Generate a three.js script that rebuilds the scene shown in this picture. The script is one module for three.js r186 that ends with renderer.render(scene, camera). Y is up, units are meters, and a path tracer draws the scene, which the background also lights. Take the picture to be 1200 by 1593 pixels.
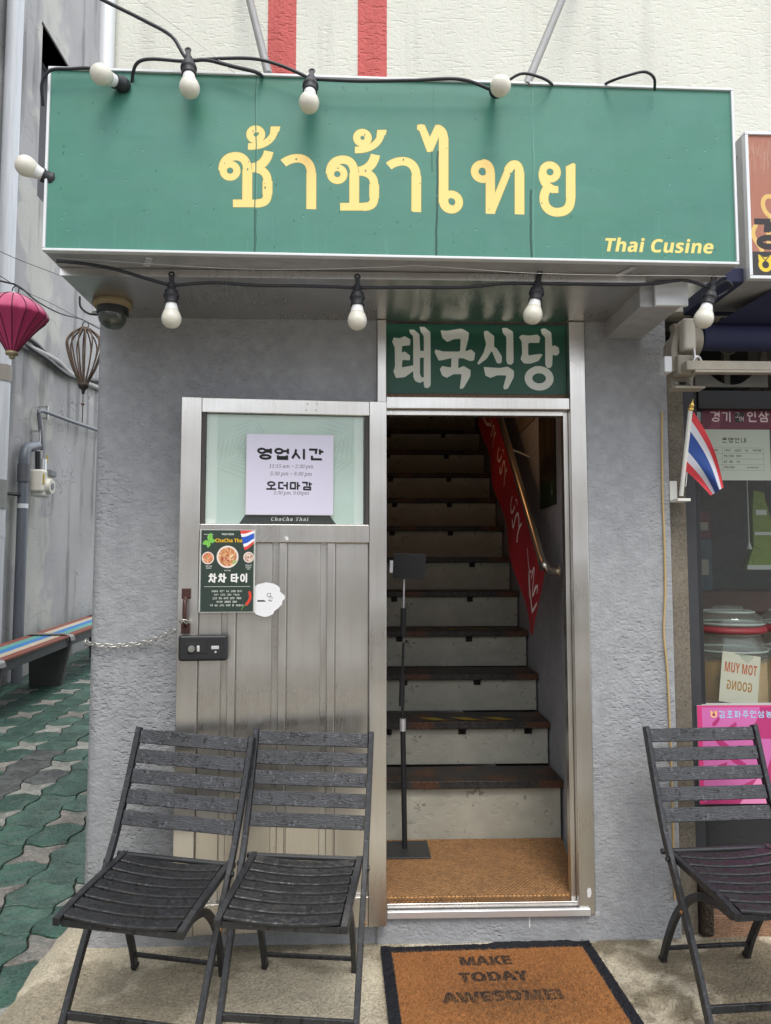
import * as THREE from 'three';
import { RoundedBoxGeometry } from 'three/addons/geometries/RoundedBoxGeometry.js';
import { mergeGeometries, toCreasedNormals } from 'three/addons/utils/BufferGeometryUtils.js';

// ------------------------------------------------------------------ camera, sky, light, exposure
const scene = new THREE.Scene();
const FOC = 1150, PW = 1200, PH = 1593;
const camera = new THREE.PerspectiveCamera(2 * Math.atan(PH / 2 / FOC) * 180 / Math.PI, 771 / 1024, 0.05, 400);
camera.position.set(0, 1.5, 2.95);
camera.rotation.order = 'YXZ';
camera.rotation.set(Math.atan(82 / FOC), -Math.atan(38 / FOC), 0);
camera.updateMatrixWorld(true);

const renderer = new THREE.WebGLRenderer({ antialias: true });
renderer.toneMapping = THREE.LinearToneMapping;
renderer.toneMappingExposure = 2.05;
renderer.shadowMap.enabled = true;

{ // overcast sky: brighter overhead than at the horizon, the same all round
  const W = 64, H = 32, d = new Float32Array(W * H * 4);
  for (let j = 0; j < H; j++) {
    const el = ((j + 0.5) / H - 0.5) * Math.PI, s = Math.sin(el);
    const l = s > 0 ? 0.82 + 0.22 * s : 0.3;
    for (let i = 0; i < W; i++) d.set([l * 0.96, l * 1.0, l * 1.06, 1], (j * W + i) * 4);
  }
  const sky = new THREE.DataTexture(d, W, H, THREE.RGBAFormat, THREE.FloatType);
  sky.mapping = THREE.EquirectangularReflectionMapping; sky.magFilter = THREE.LinearFilter; sky.needsUpdate = true;
  scene.background = sky; scene.environment = sky;
  scene.backgroundIntensity = 1.0; scene.environmentIntensity = 1.0;
}
const sun = new THREE.DirectionalLight(0xfff6ea, 0.9);   // veiled sun, high behind the camera
sun.position.set(0.5, 6.4, 4.2); sun.target.position.set(0, 0, 0);
sun.castShadow = true; sun.shadow.radius = 40; sun.shadow.mapSize.set(2048, 2048);
Object.assign(sun.shadow.camera, { left: -6, right: 6, top: 6, bottom: -6, near: 0.5, far: 40 });
sun.name = 'sun'; scene.add(sun, sun.target);

// ------------------------------------------------------------------ helpers
let seed = 7;
const rnd = () => { seed = (seed * 1664525 + 1013904223) >>> 0; return seed / 4294967296; };
const rr = (a, b) => a + (b - a) * rnd();
const clamp = (x, a = 0, b = 1) => Math.min(b, Math.max(a, x));
const lerp = (a, b, t) => a + (b - a) * t;
const sst = (a, b, x) => { const t = clamp((x - a) / (b - a)); return t * t * (3 - 2 * t); };
const hash = (x, y, s) => { let h = (x * 374761393 + y * 668265263 + s * 2147483647) | 0; h = Math.imul(h ^ (h >>> 13), 1274126177); h ^= h >>> 16; return (h >>> 0) / 4294967296; };
function vn(x, y, px, py, s) { // periodic value noise
  const x0 = Math.floor(x), y0 = Math.floor(y), fx = x - x0, fy = y - y0, u = fx * fx * (3 - 2 * fx), v = fy * fy * (3 - 2 * fy);
  const m = (a, p) => ((a % p) + p) % p, a = m(x0, px), b = m(x0 + 1, px), c = m(y0, py), e = m(y0 + 1, py);
  return lerp(lerp(hash(a, c, s), hash(b, c, s), u), lerp(hash(a, e, s), hash(b, e, s), u), v);
}
function fbm(u, v, px, py, oct, s) { let t = 0, a = 0.5, n = 0; for (let o = 0; o < oct; o++) { t += a * vn(u * px, v * py, px, py, s + o); n += a; a *= 0.55; px *= 2; py *= 2; } return t / n; }
function tex(w, h, fn, srgb, rep = 1, rep2) {
  const d = new Uint8Array(w * h * 4);
  for (let j = 0; j < h; j++) for (let i = 0; i < w; i++) {
    const c = fn((i + 0.5) / w, (j + 0.5) / h), o = (j * w + i) * 4;
    if (typeof c === 'number') d[o] = d[o + 1] = d[o + 2] = clamp(c) * 255;
    else { d[o] = clamp(c[0]) * 255; d[o + 1] = clamp(c[1]) * 255; d[o + 2] = clamp(c[2]) * 255; }
    d[o + 3] = 255;
  }
  const t = new THREE.DataTexture(d, w, h); t.wrapS = t.wrapT = THREE.RepeatWrapping; t.magFilter = THREE.LinearFilter; t.minFilter = THREE.LinearMipmapLinearFilter; t.generateMipmaps = true;
  if (srgb) t.colorSpace = THREE.SRGBColorSpace;
  t.repeat.set(1 / rep, 1 / (rep2 ?? rep)); t.needsUpdate = true; return t;
}
function canvasTex(w, h, draw) {
  const c = document.createElement('canvas'); c.width = w; c.height = h; const g = c.getContext('2d'); draw(g, w, h);
  const t = new THREE.CanvasTexture(c); t.colorSpace = THREE.SRGBColorSpace; t.magFilter = THREE.LinearFilter; t.anisotropy = 8; return t;
}
const lin = (r, g, b) => new THREE.Color().setRGB(r, g, b);
const M = (o) => new THREE.MeshStandardMaterial(o);
const MP = (o) => new THREE.MeshPhysicalMaterial(o);

// a photo pixel gives a direction; z, y or x is the plane of the thing it lies on
const ray = (px, py) => new THREE.Vector3((px - PW / 2) / FOC, -(py - PH / 2) / FOC, -1).applyEuler(camera.rotation);
const onZ = (px, py, z) => { const r = ray(px, py), t = (z - camera.position.z) / r.z; return camera.position.clone().addScaledVector(r, t); };
const onY = (px, py, y) => { const r = ray(px, py), t = (y - camera.position.y) / r.y; return camera.position.clone().addScaledVector(r, t); };
const onX = (px, py, x) => { const r = ray(px, py), t = (x - camera.position.x) / r.x; return camera.position.clone().addScaledVector(r, t); };

const used = {};
const numbered = (n) => { used[n] = (used[n] ?? -1) + 1; return used[n] ? n + '_' + String(used[n]).padStart(3, '0') : n; };
function shadow(o) { o.castShadow = true; o.receiveShadow = true; return o; }
function part(name, geo, mat, parent, pos, rot) {
  const m = shadow(new THREE.Mesh(geo, mat)); m.name = name;
  if (pos) m.position.set(...pos); if (rot) m.rotation.set(...rot);
  parent.add(m); return m;
}
function thing(name, label, category, pos = [0, 0, 0], group) {
  const g = new THREE.Group(); g.name = numbered(name); g.position.set(...pos); g.userData = { label, category };
  if (group) g.userData.group = group; scene.add(g); return g;
}
function solo(name, label, category, geo, mat, pos, rot, group) {
  const m = part(numbered(name), geo, mat, scene, pos, rot); m.userData = { label, category }; if (group) m.userData.group = group; return m;
}
function structure(name, geo, mat, pos) { const m = part(name, geo, mat, scene, pos); m.userData = { kind: 'structure', label: name.replaceAll('_', ' ') }; return m; }
function triUV(geo) { // uv in metres from the dominant axis of each face
  const g = geo.index ? geo.toNonIndexed() : geo, p = g.attributes.position, n = g.attributes.normal, uv = new Float32Array(p.count * 2);
  for (let i = 0; i < p.count; i += 3) {
    let nx = 0, ny = 0, nz = 0; for (let k = 0; k < 3; k++) { nx += Math.abs(n.getX(i + k)); ny += Math.abs(n.getY(i + k)); nz += Math.abs(n.getZ(i + k)); }
    for (let k = 0; k < 3; k++) {
      const x = p.getX(i + k), y = p.getY(i + k), z = p.getZ(i + k);
      const [a, b] = nz >= nx && nz >= ny ? [x, y] : nx >= ny ? [z, y] : [x, z];
      uv[(i + k) * 2] = a; uv[(i + k) * 2 + 1] = b;
    }
  }
  g.setAttribute('uv', new THREE.BufferAttribute(uv, 2)); return g;
}
const box = (w, h, d) => triUV(new THREE.BoxGeometry(w, h, d));
const rbox = (w, h, d, r = 0.004, s = 2) => triUV(new RoundedBoxGeometry(w, h, d, s, Math.min(r, w / 2.01, h / 2.01, d / 2.01)));
const boxAt = (x0, x1, y0, y1, z0, z1, r) => { const g = r ? rbox(x1 - x0, y1 - y0, z1 - z0, r) : box(x1 - x0, y1 - y0, z1 - z0); g.translate((x0 + x1) / 2, (y0 + y1) / 2, (z0 + z1) / 2); return r ? g : triUV(g); };
const cyl = (r0, r1, h, s = 20) => new THREE.CylinderGeometry(r0, r1, h, s);
const curve = (pts, t = 0.5) => new THREE.CatmullRomCurve3(pts.map((p) => (p.isVector3 ? p : new THREE.Vector3(...p))), false, 'centripetal', t);
const tube = (pts, r, n = 40, s = 8) => new THREE.TubeGeometry(curve(pts), n, r, s, false);
function rod(a, b, r, s = 12) { const A = a.isVector3 ? a : new THREE.Vector3(...a), B = b.isVector3 ? b : new THREE.Vector3(...b), d = B.clone().sub(A); const g = cyl(r, r, d.length(), s); g.applyQuaternion(new THREE.Quaternion().setFromUnitVectors(new THREE.Vector3(0, 1, 0), d.normalize())); g.translate((A.x + B.x) / 2, (A.y + B.y) / 2, (A.z + B.z) / 2); return g; }
// a flat bar bent along a curve in the (a, b) plane: w wide in the plane, t thick across it
function bentBar(pts, w, t, n = 24, bevel = 0.002) {
  const c = curve(pts.map(([a, b]) => [a, b, 0])), L = [], R = [];
  for (let i = 0; i <= n; i++) { const p = c.getPoint(i / n), d = c.getTangent(i / n); L.push([p.x - d.y * w / 2, p.y + d.x * w / 2]); R.push([p.x + d.y * w / 2, p.y - d.x * w / 2]); }
  const s = new THREE.Shape([...L, ...R.reverse()].map(([x, y]) => new THREE.Vector2(x, y)));
  const g = new THREE.ExtrudeGeometry(s, { depth: t - 2 * bevel, bevelEnabled: true, bevelThickness: bevel, bevelSize: bevel, bevelOffset: -bevel, bevelSegments: 1, steps: 1 });
  g.translate(0, 0, -t / 2 + bevel); return toCreasedNormals(g, 0.5);
}
const lathe = (pts, s = 24) => new THREE.LatheGeometry(pts.map(([r, y]) => new THREE.Vector2(r, y)), s);
const turnTo = (o, dir) => o.quaternion.setFromUnitVectors(new THREE.Vector3(0, -1, 0), new THREE.Vector3(...dir).normalize());

// ------------------------------------------------------------------ hangul drawn with strokes
const JI = 'ㄱㄲㄴㄷㄸㄹㅁㅂㅃㅅㅆㅇㅈㅉㅊㅋㅌㅍㅎ', JM = 'ㅏㅐㅑㅒㅓㅔㅕㅖㅗㅘㅙㅚㅛㅜㅝㅞㅟㅠㅡㅢㅣ', JF = ' ㄱㄲㄳㄴㄵㄶㄷㄹㄺㄻㄼㄽㄾㄿㅀㅁㅂㅄㅅㅆㅇㅈㅊㅋㅌㅍㅎ';
const JS = {
  ㄱ: [[0, .05, .95, .05, .85, .97]], ㄴ: [[.08, 0, .08, .93, 1, .93]], ㄷ: [[.97, .06, .1, .06, .1, .93, 1, .93]], ㄹ: [[0, .05, .92, .05, .92, .48, .06, .48, .06, .94, 1, .94]],
  ㅁ: [[.06, .05, .94, .05, .94, .95, .06, .95, .06, 0.02]], ㅂ: [[.08, 0, .08, .95, .92, .95, .92, 0], [.08, .48, .92, .48]], ㅅ: [[.5, 0, .42, .45, 0, 1], [.47, .4, 1, 1]], ㅇ: ['O'],
  ㅈ: [[.02, .07, .98, .07], [.5, .07, .4, .55, 0, 1], [.45, .5, 1, 1]], ㅊ: [[.3, 0, .7, 0], [.02, .25, .98, .25], [.5, .25, .4, .6, 0, 1], [.45, .58, 1, 1]],
  ㅋ: [[0, .05, .95, .05, .85, .97], [.02, .48, .9, .48]], ㅌ: [[.97, .05, .1, .05, .1, .94, 1, .94], [.1, .5, .93, .5]], ㅍ: [[0, .06, 1, .06], [.3, .06, .3, .94], [.7, .06, .7, .94], [0, .94, 1, .94]],
  ㅎ: [[.3, 0, .7, 0], [0, .25, 1, .25], 'H'],
  ㅏ: [[.3, 0, .3, 1], [.3, .47, 1, .47]], ㅐ: [[.15, 0, .15, 1], [.15, .47, .85, .47], [.85, 0, .85, 1]], ㅑ: [[.3, 0, .3, 1], [.3, .33, 1, .33], [.3, .62, 1, .62]],
  ㅓ: [[.8, 0, .8, 1], [0, .47, .8, .47]], ㅔ: [[.5, 0, .5, 1], [0, .47, .5, .47], [.95, 0, .95, 1]], ㅕ: [[.8, 0, .8, 1], [0, .33, .8, .33], [0, .62, .8, .62]], ㅣ: [[.5, 0, .5, 1]],
  ㅗ: [[0, .9, 1, .9], [.5, .1, .5, .9]], ㅜ: [[0, .2, 1, .2], [.5, .2, .5, 1]], ㅡ: [[0, .5, 1, .5]], ㅛ: [[0, .9, 1, .9], [.33, .1, .33, .9], [.67, .1, .67, .9]], ㅠ: [[0, .2, 1, .2], [.33, .2, .33, 1], [.67, .2, .67, 1]],
};
function jamo(g, j, x, y, w, h) {
  for (const s of JS[j] ?? []) {
    g.beginPath();
    if (s === 'O') g.ellipse(x + w / 2, y + h / 2, w * .46, h * .46, 0, 0, 7);
    else if (s === 'H') g.ellipse(x + w / 2, y + h * .72, w * .36, h * .26, 0, 0, 7);
    else for (let i = 0; i < s.length; i += 2) g[i ? 'lineTo' : 'moveTo'](x + s[i] * w, y + s[i + 1] * h);
    g.stroke();
  }
}
function hangul(g, str, x, y, w, h, adv, lw) { // top left corner, cell size, advance
  g.lineWidth = lw; g.lineJoin = g.lineJoin || 'round';
  for (const ch of str) {
    const c = ch.charCodeAt(0) - 0xac00;
    if (c >= 0 && c < 11172) {
      const i = JI[Math.floor(c / 588)], m = JM[Math.floor((c % 588) / 28)], f = JF[c % 28], vert = 'ㅏㅐㅑㅓㅔㅕㅣ'.includes(m), p = lw / 2, X = x + p, Y = y + p, W = w - lw, H = h - lw, fh = f !== ' ' ? 0.36 : 0;
      const top = H * (1 - fh - (fh ? 0.14 : 0));
      if (vert) { jamo(g, i, X, Y + top * 0.04, W * .54, top * .88); const vx = 'ㅓㅔㅕ'.includes(m) ? .5 : .66; jamo(g, m, X + W * vx, Y, W * (1 - vx), top); }
      else if (m === 'ㅜ' || m === 'ㅠ') { jamo(g, i, X + W * .12, Y, W * .76, top * .48); jamo(g, m, X, Y + top * .6, W, top * .4); }
      else { jamo(g, i, X + W * .12, Y, W * .76, top * .52); jamo(g, m, X, Y + top * .6, W, top * .4); }
      if (f !== ' ') jamo(g, f, X + W * .14, Y + H * (1 - fh), W * .76, H * fh);
    }
    x += adv;
  }
}
function logoNH(g, x, y, r, col, hole) { // ring with two leaves, the co-operative's emblem
  g.fillStyle = col; g.beginPath(); g.arc(x, y, r, 0, 7); g.fill();
  g.beginPath(); g.moveTo(x - r, y - r * 1.35); g.lineTo(x - r * .35, y - r * 1.1); g.lineTo(x, y - r * .6); g.lineTo(x + r * .35, y - r * 1.1); g.lineTo(x + r, y - r * 1.35); g.lineTo(x + r * .95, y - r * .5); g.lineTo(x - r * .95, y - r * .5); g.fill();
  g.fillStyle = hole; g.beginPath(); g.arc(x, y + r * .03, r * .48, 0, 7); g.fill();
  g.strokeStyle = hole; g.lineWidth = r * .12; g.beginPath(); g.moveTo(x - r * .6, y - r * 1.2); g.lineTo(x, y - r * .5); g.lineTo(x + r * .6, y - r * 1.2); g.stroke();
}

// ------------------------------------------------------------------ materials
const stuccoH = tex(1024, 1024, (u, v) => {
  const a = fbm(u, v, 120, 160, 2, 11), b = fbm(u, v, 84, 190, 2, 19), fine = fbm(u, v, 250, 250, 2, 3), stri = vn(u * 240, v * 20, 240, 20, 5), zone = fbm(u, v, 6, 6, 3, 23);
  return 0.5 + 0.24 * sst(.46, .60, a) * (.6 + .6 * sst(.35, .6, zone)) - 0.42 * sst(.655, .70, b) * (.35 + .65 * sst(.40, .6, zone)) + 0.20 * (fine - .5) + 0.12 * (stri - .5);
}, false, 1.6);
const mottle = tex(512, 512, (u, v) => { const a = fbm(u, v, 5, 5, 5, 31), b = fbm(u, v, 60, 60, 3, 37); const k = 0.88 + 0.09 * (a - .5) + 0.12 * (b - .5); return [k, k, k * 1.005]; }, true, 1.9);
const greyWall = M({ color: lin(.43, .445, .468), map: mottle, roughness: .8, bumpMap: stuccoH, bumpScale: .0046 });
const creamH = tex(1024, 1024, (u, v) => { const d = fbm(u, v, 50, 190, 2, 51), f = fbm(u, v, 170, 150, 2, 53), l = vn(u * 300, v * 12, 300, 12, 57); return 0.6 - 0.40 * sst(.66, .72, d) + .46 * (f - .5) + .10 * (l - .5); }, false, 1.5);
const creamMap = tex(512, 512, (u, v) => { const a = fbm(u, v, 6, 3, 5, 61), s = fbm(u, v, 40, 4, 3, 67); const k = .93 + .10 * (a - .5) - .03 * sst(.62, .8, s); return [k, k * .998, k * .975]; }, true, 2.1);
const creamWall = M({ color: lin(.76, .765, .72), map: creamMap, roughness: .85, bumpMap: creamH, bumpScale: .0025 });
const redPaint = M({ color: lin(.60, .115, .11), map: creamMap, roughness: .75, bumpMap: creamH, bumpScale: .006 });
const steelR = tex(512, 512, (u, v) => { const a = fbm(u, v, 4, 4, 4, 73), l = vn(u * 200, v * 3, 200, 3, 71); return .30 + .20 * (a - .5) + .04 * (l - .5); }, false, .9);
const steelC = tex(1024, 1024, (u, v) => {
  const a = fbm(u, v, 4, 4, 5, 83), l = vn(u * 340, v * 3, 340, 3, 81), m = fbm(u, v, 30, 3, 3, 85), s1 = sst(.995, 1, 1 - Math.abs(fbm(u, v, 7, 9, 2, 87) - .5)) * sst(.55, .62, fbm(u, v, 9, 9, 2, 89));
  const k = .93 + .12 * (a - .5) + .03 * (l - .5) + .03 * (m - .5) + .03 * s1; return [k, k * (.992 + .02 * (a - .5)), k * (.98 + .05 * (a - .5))];
}, true, .9);
const steelB = tex(256, 256, (u, v) => fbm(u, v, 3, 3, 3, 93), false, 1.1);
const steel = M({ color: lin(.77, .76, .745), metalness: 1, roughness: 1, roughnessMap: steelR, map: steelC, bumpMap: steelB, bumpScale: .0035 });
const zincGrey = M({ color: lin(.52, .51, .50), metalness: .9, roughness: .45 });
const alu = M({ color: lin(.78, .79, .81), metalness: .7, roughness: .38 });
const whiteTrim = M({ color: lin(.70, .72, .74), roughness: .35, metalness: .1 });
const greySheet = M({ color: lin(.55, .55, .56), roughness: .45, metalness: .25, map: mottle });
const black = M({ color: lin(.018, .019, .022), roughness: .42 });
const blackMatt = M({ color: lin(.02, .02, .021), roughness: .8 });
const rubber = M({ color: lin(.022, .023, .028), roughness: .5 });
const grain = tex(512, 256, (u, v) => { const w = fbm(u, v, 4, 8, 3, 101); return .5 + .5 * Math.sin((v * 60 + w * 16) * 2) * .6 + .3 * (fbm(u, v, 20, 160, 2, 103) - .5); }, false, .30, .12);
const wornC = tex(512, 512, (u, v) => { const a = fbm(u, v, 6, 6, 4, 701), f = fbm(u, v, 90, 60, 2, 703), sc = sst(.73, .80, fbm(u, v, 46, 40, 2, 707)), dk = sst(.70, .78, fbm(u, v, 60, 50, 2, 709)); const k = .72 + .20 * (a - .5) + .22 * (f - .5) + .30 * sc - .35 * dk; return [k, k, k]; }, true, .6);
const slatMat = M({ color: lin(.085, .09, .105), roughness: .5, bumpMap: grain, bumpScale: .0010, map: wornC });
const chairMetal = M({ color: lin(.055, .058, .066), roughness: .38, metalness: .15, map: wornC });
const wetR = tex(512, 512, (u, v) => .32 + .34 * sst(.42, .60, fbm(u, v, 26, 34, 4, 107)), false, .42);
const wetSlat = M({ color: lin(.030, .032, .037), map: wornC, roughness: 1, roughnessMap: wetR, bumpMap: grain, bumpScale: .001 });
const paintH = tex(512, 512, (u, v) => .5 + .5 * (fbm(u, v, 14, 14, 4, 111) - .5) - .35 * sst(.66, .74, fbm(u, v, 18, 26, 3, 113)), false, .7);
const riserMap = tex(512, 512, (u, v) => { const a = fbm(u, v, 6, 8, 5, 121), b = fbm(u, v, 30, 30, 3, 123); const k = .84 + .18 * (a - .5) - .25 * sst(.64, .76, b) * sst(.46, .62, a); return [k, k * .99, k * .95]; }, true, .75);
const riserMat = M({ color: lin(.64, .64, .59), roughness: .7, map: riserMap, bumpMap: paintH, bumpScale: .003 });
const innerWall = M({ color: lin(.50, .51, .54), roughness: .75, map: mottle, bumpMap: stuccoH, bumpScale: .001 });
const plateH = tex(512, 512, (u, v) => { // raised bars of chequer plate, alternate slants
  const N = 14, x = u * N, y = v * N, i = Math.floor(x), j = Math.floor(y), fx = x - i - .5, fy = y - j - .5, s = (i + j) % 2 ? 1 : -1, a = (fx + s * fy) * .7071, b = (fx - s * fy) * .7071;
  return .3 + .6 * sst(1, .55, Math.hypot(a / .46, b / .13)) + .2 * (fbm(u, v, 40, 40, 3, 131) - .5);
}, false, .42);
const plateC = tex(512, 512, (u, v) => { const r = sst(.44, .66, fbm(u, v, 7, 7, 5, 133)), k = .6 + .5 * fbm(u, v, 40, 40, 3, 137); return [k * lerp(.26, .40, r), k * lerp(.25, .27, r), k * lerp(.25, .20, r)]; }, true, .6);
const plateMat = M({ color: 0xffffff, roughness: .5, metalness: .25, map: plateC, bumpMap: plateH, bumpScale: .004 });
const concreteMap = tex(1024, 1024, (u, v) => { const a = fbm(u, v, 5, 5, 6, 141), b = fbm(u, v, 200, 200, 2, 143), g = sst(.70, .80, vn(u * 260, v * 260, 260, 260, 145)), d = sst(.74, .82, vn(u * 190, v * 190, 190, 190, 147)), c = sst(.004, .001, Math.abs(fbm(u, v, 3, 3, 6, 149) - .5)); const k = .86 + .26 * (a - .5) + .24 * (b - .5) + .06 * g - .09 * d - .16 * c; return [k, k * .97, k * .90]; }, true, 1.2);
const concreteH = tex(1024, 1024, (u, v) => .5 + .6 * (fbm(u, v, 150, 150, 2, 151) - .5) + .5 * (fbm(u, v, 10, 10, 4, 153) - .5) - .4 * sst(.72, .82, vn(u * 120, v * 120, 120, 120, 155)), false, .9);
const alleyMap = tex(1024, 1024, (u, v) => {
  const a = fbm(u, v, 4, 3, 6, 161), st = fbm(u, v, 26, 3, 4, 163), c1 = Math.abs(fbm(u, v, 5, 5, 5, 167) - .5), p = sst(.60, .66, fbm(u, v, 4, 4, 4, 169));
  const k = .78 + .22 * (a - .5) - .16 * sst(.5, .8, st) - .18 * sst(.005, .001, c1) + .08 * p; return [k, k * .995, k * (.985 - .03 * p)];
}, true, 3.6);
const alleyH = tex(512, 512, (u, v) => .5 + .6 * (fbm(u, v, 20, 20, 5, 171) - .5) - .4 * sst(.008, .001, Math.abs(fbm(u, v, 5, 5, 5, 173) - .5)), false, 2.2);
const alleyWall = M({ color: lin(.62, .62, .63), roughness: .88, map: alleyMap, bumpMap: alleyH, bumpScale: .006 });
const coirC = (su, sv) => tex(1024, 1024, (u, v) => { const f = fbm(u, v, 150, 110, 3, 181), a = fbm(u, v, 5, 5, 4, 183), w = vn(u * 400, v * 400, 400, 400, 187); const k = .52 + .55 * (f - .45) + .25 * (a - .5) + .35 * (w - .5); return [k * 1.18, k * .74, k * .40]; }, true, su, sv);

// ------------------------------------------------------------------ ground
const alleyY = (z) => (z > -1 ? 0 : 0.05 * (-1 - z));
structure('street', triUV(new THREE.PlaneGeometry(120, 120).rotateX(-Math.PI / 2)), M({ color: lin(.20, .20, .20), roughness: .6, map: concreteMap, bumpMap: concreteH, bumpScale: .004 }), [0, -0.12, 0]);
{ // alley paving: interlocking blocks on a bed that rises away from the street
  const bed = new THREE.BufferGeometry();
  const P = [], zs = [1.6, 0.2, -1, -4, -9, -16], I = [];
  zs.forEach((z, k) => { P.push(-3.9, alleyY(z) - 0.014, z, -1.0, alleyY(z) - 0.014, z); if (k) { const a = 2 * k - 2; I.push(a, a + 1, a + 2, a + 1, a + 3, a + 2); } });
  bed.setAttribute('position', new THREE.Float32BufferAttribute(P, 3)); bed.setIndex(I); bed.computeVertexNormals();
  const g = new THREE.Group(); g.name = 'alley_paving'; g.userData = { kind: 'structure', label: 'green interlocking block paving of the alley' }; scene.add(g);
  part('paving_bed', triUV(bed), M({ color: lin(.035, .038, .034), roughness: .95, map: concreteMap }), g);
  const px = .225, pz = .24, gap = .004, N = 8;
  // the small grey blocks are four-pointed: their sides bow inwards, the sides between two green blocks run in an S
  const isGrey = (i, j) => ((i % 2) + 2) % 2 === 0 && ((j % 2) + 2) % 2 === 0;
  const edge = (ga, gb, t) => (ga ? -.034 * Math.sin(Math.PI * t) + .008 * Math.sin(3 * Math.PI * t) : gb ? .034 * Math.sin(Math.PI * t) - .008 * Math.sin(3 * Math.PI * t) : .017 * Math.sin(2 * Math.PI * t));
  function block(i, j) { // i grows towards -x, j towards -z
    const me = isGrey(i, j), r = [], L = isGrey(i + 1, j), Rr = isGrey(i - 1, j), B = isGrey(i, j + 1), F = isGrey(i, j - 1);
    for (let n = 0; n < N; n++) { const t = n / N; r.push([-px / 2 + px * t, -pz / 2 - (me || B ? edge(me, B, t) : .017 * Math.sin(2 * Math.PI * t))]); }
    for (let n = 0; n < N; n++) { const t = n / N; r.push([px / 2 + (me || Rr ? edge(me, Rr, t) : .017 * Math.sin(2 * Math.PI * t)), -pz / 2 + pz * t]); }
    for (let n = 0; n < N; n++) { const t = 1 - n / N; r.push([-px / 2 + px * t, pz / 2 + (me || F ? edge(me, F, t) : -.017 * Math.sin(2 * Math.PI * t))]); }
    for (let n = 0; n < N; n++) { const t = 1 - n / N; r.push([-px / 2 - (me || L ? edge(me, L, t) : -.017 * Math.sin(2 * Math.PI * t)), -pz / 2 + pz * t]); }
    const k = 1 - 2 * gap / px, sh = new THREE.Shape(r.map(([x, y]) => new THREE.Vector2(x * k, y * k)));
    const geo = new THREE.ExtrudeGeometry(sh, { depth: .03, bevelEnabled: true, bevelThickness: .003, bevelSize: .003, bevelOffset: -.003, bevelSegments: 1, steps: 1, curveSegments: 1 });
    geo.rotateX(Math.PI / 2); return triUV(toCreasedNormals(geo, .6));
  }
  const kinds = [[0, 0], [0, 1], [1, 0], [1, 1]].map(([i, j]) => { const base = block(i, j); return [0, 1, 2].map((s) => { const q = base.clone(), uv = q.attributes.uv; for (let n = 0; n < uv.count; n++) uv.setXY(n, uv.getX(n) + s * .37, uv.getY(n) + s * .61); return q; }); });
  const kindOf = (i, j) => kinds[(((i % 2) + 2) % 2) * 2 + (((j % 2) + 2) % 2)];
  const pcol = (r, gg, b, s) => tex(256, 256, (u, v) => { const a = fbm(u, v, 5, 5, 4, s), f = fbm(u, v, 70, 70, 2, s + 3), w = sst(.58, .68, fbm(u, v, 14, 14, 3, s + 9)); const kk = .75 + .5 * (a - .5) + .35 * (f - .5); return [lerp(kk * r, .42, w * .35), lerp(kk * gg, .45, w * .35), lerp(kk * b, .43, w * .35)]; }, true, .6);
  const bump = tex(256, 256, (u, v) => .5 + .8 * (fbm(u, v, 40, 40, 3, 207) - .5), false, .4);
  const greens = [[.30, .455, .40], [.265, .42, .365], [.335, .485, .43]].map((c, i) => M({ map: pcol(...c, 211 + i * 20), roughness: .5, bumpMap: bump, bumpScale: .006 }));
  const worn = M({ map: pcol(.44, .46, .455, 271), roughness: .45, bumpMap: bump, bumpScale: .006 });
  const greys = [[.74, .74, .71], [.66, .64, .61]].map((c, i) => M({ map: pcol(...c, 231 + i * 20), roughness: .6, bumpMap: bump, bumpScale: .006 }));
  const cells = [];
  for (let i = -1; i < 12; i++) for (let j = -6; j < 40; j++) {
    const x = -1.69 + .01 - (i - 2) * px, z = -1.06 - (j) * pz * 1.0; if (x > -1.16 || x < -3.75 || z > 1.1) continue;
    const d = 2.95 - z, vis = (x > -.489 * d - .35 && (x < -.37 * d + .35 || z > -.3)) ? 0 : 4;
    cells.push([vis + d * .1, x, z, i, j]);
  }
  cells.sort((a, b) => a[0] - b[0]);
  const rest = [];
  cells.forEach(([, x, z, i, j], n) => {
    const grey = isGrey(i, j), tilt = z < -1 ? Math.atan(.05) : 0;
    const wearP = sst(.35, .0, Math.hypot((x + 2.45) / .55, (z + 2.2) / .8) - .6) * .9;
    const mat = grey ? greys[rnd() < .6 ? 0 : 1] : (hash(i, j + 50, 9) < wearP ? worn : greens[Math.floor(hash(i, j + 50, 4) * 3)]);
    const y = alleyY(z) + rr(-.003, .003);
    if (n < 290) part('paver', kindOf(i, j)[Math.floor(hash(i, j + 50, 2) * 3)], mat, g, [x, y, z], [tilt + rr(-.01, .01), 0, rr(-.01, .01)]);
    else rest.push(kindOf(i, j)[0].clone().rotateX(tilt).translate(x, y, z));
  });
  if (rest.length) { const m = part('far_paver', mergeGeometries(rest), greens[0], g); m.userData.kind = 'stuff'; }
}
structure('road_line', boxAt(-8, 12, -.118, -.115, 3.35, 3.5), M({ color: lin(.62, .26, .04), roughness: .7, map: concreteMap }));
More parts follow.
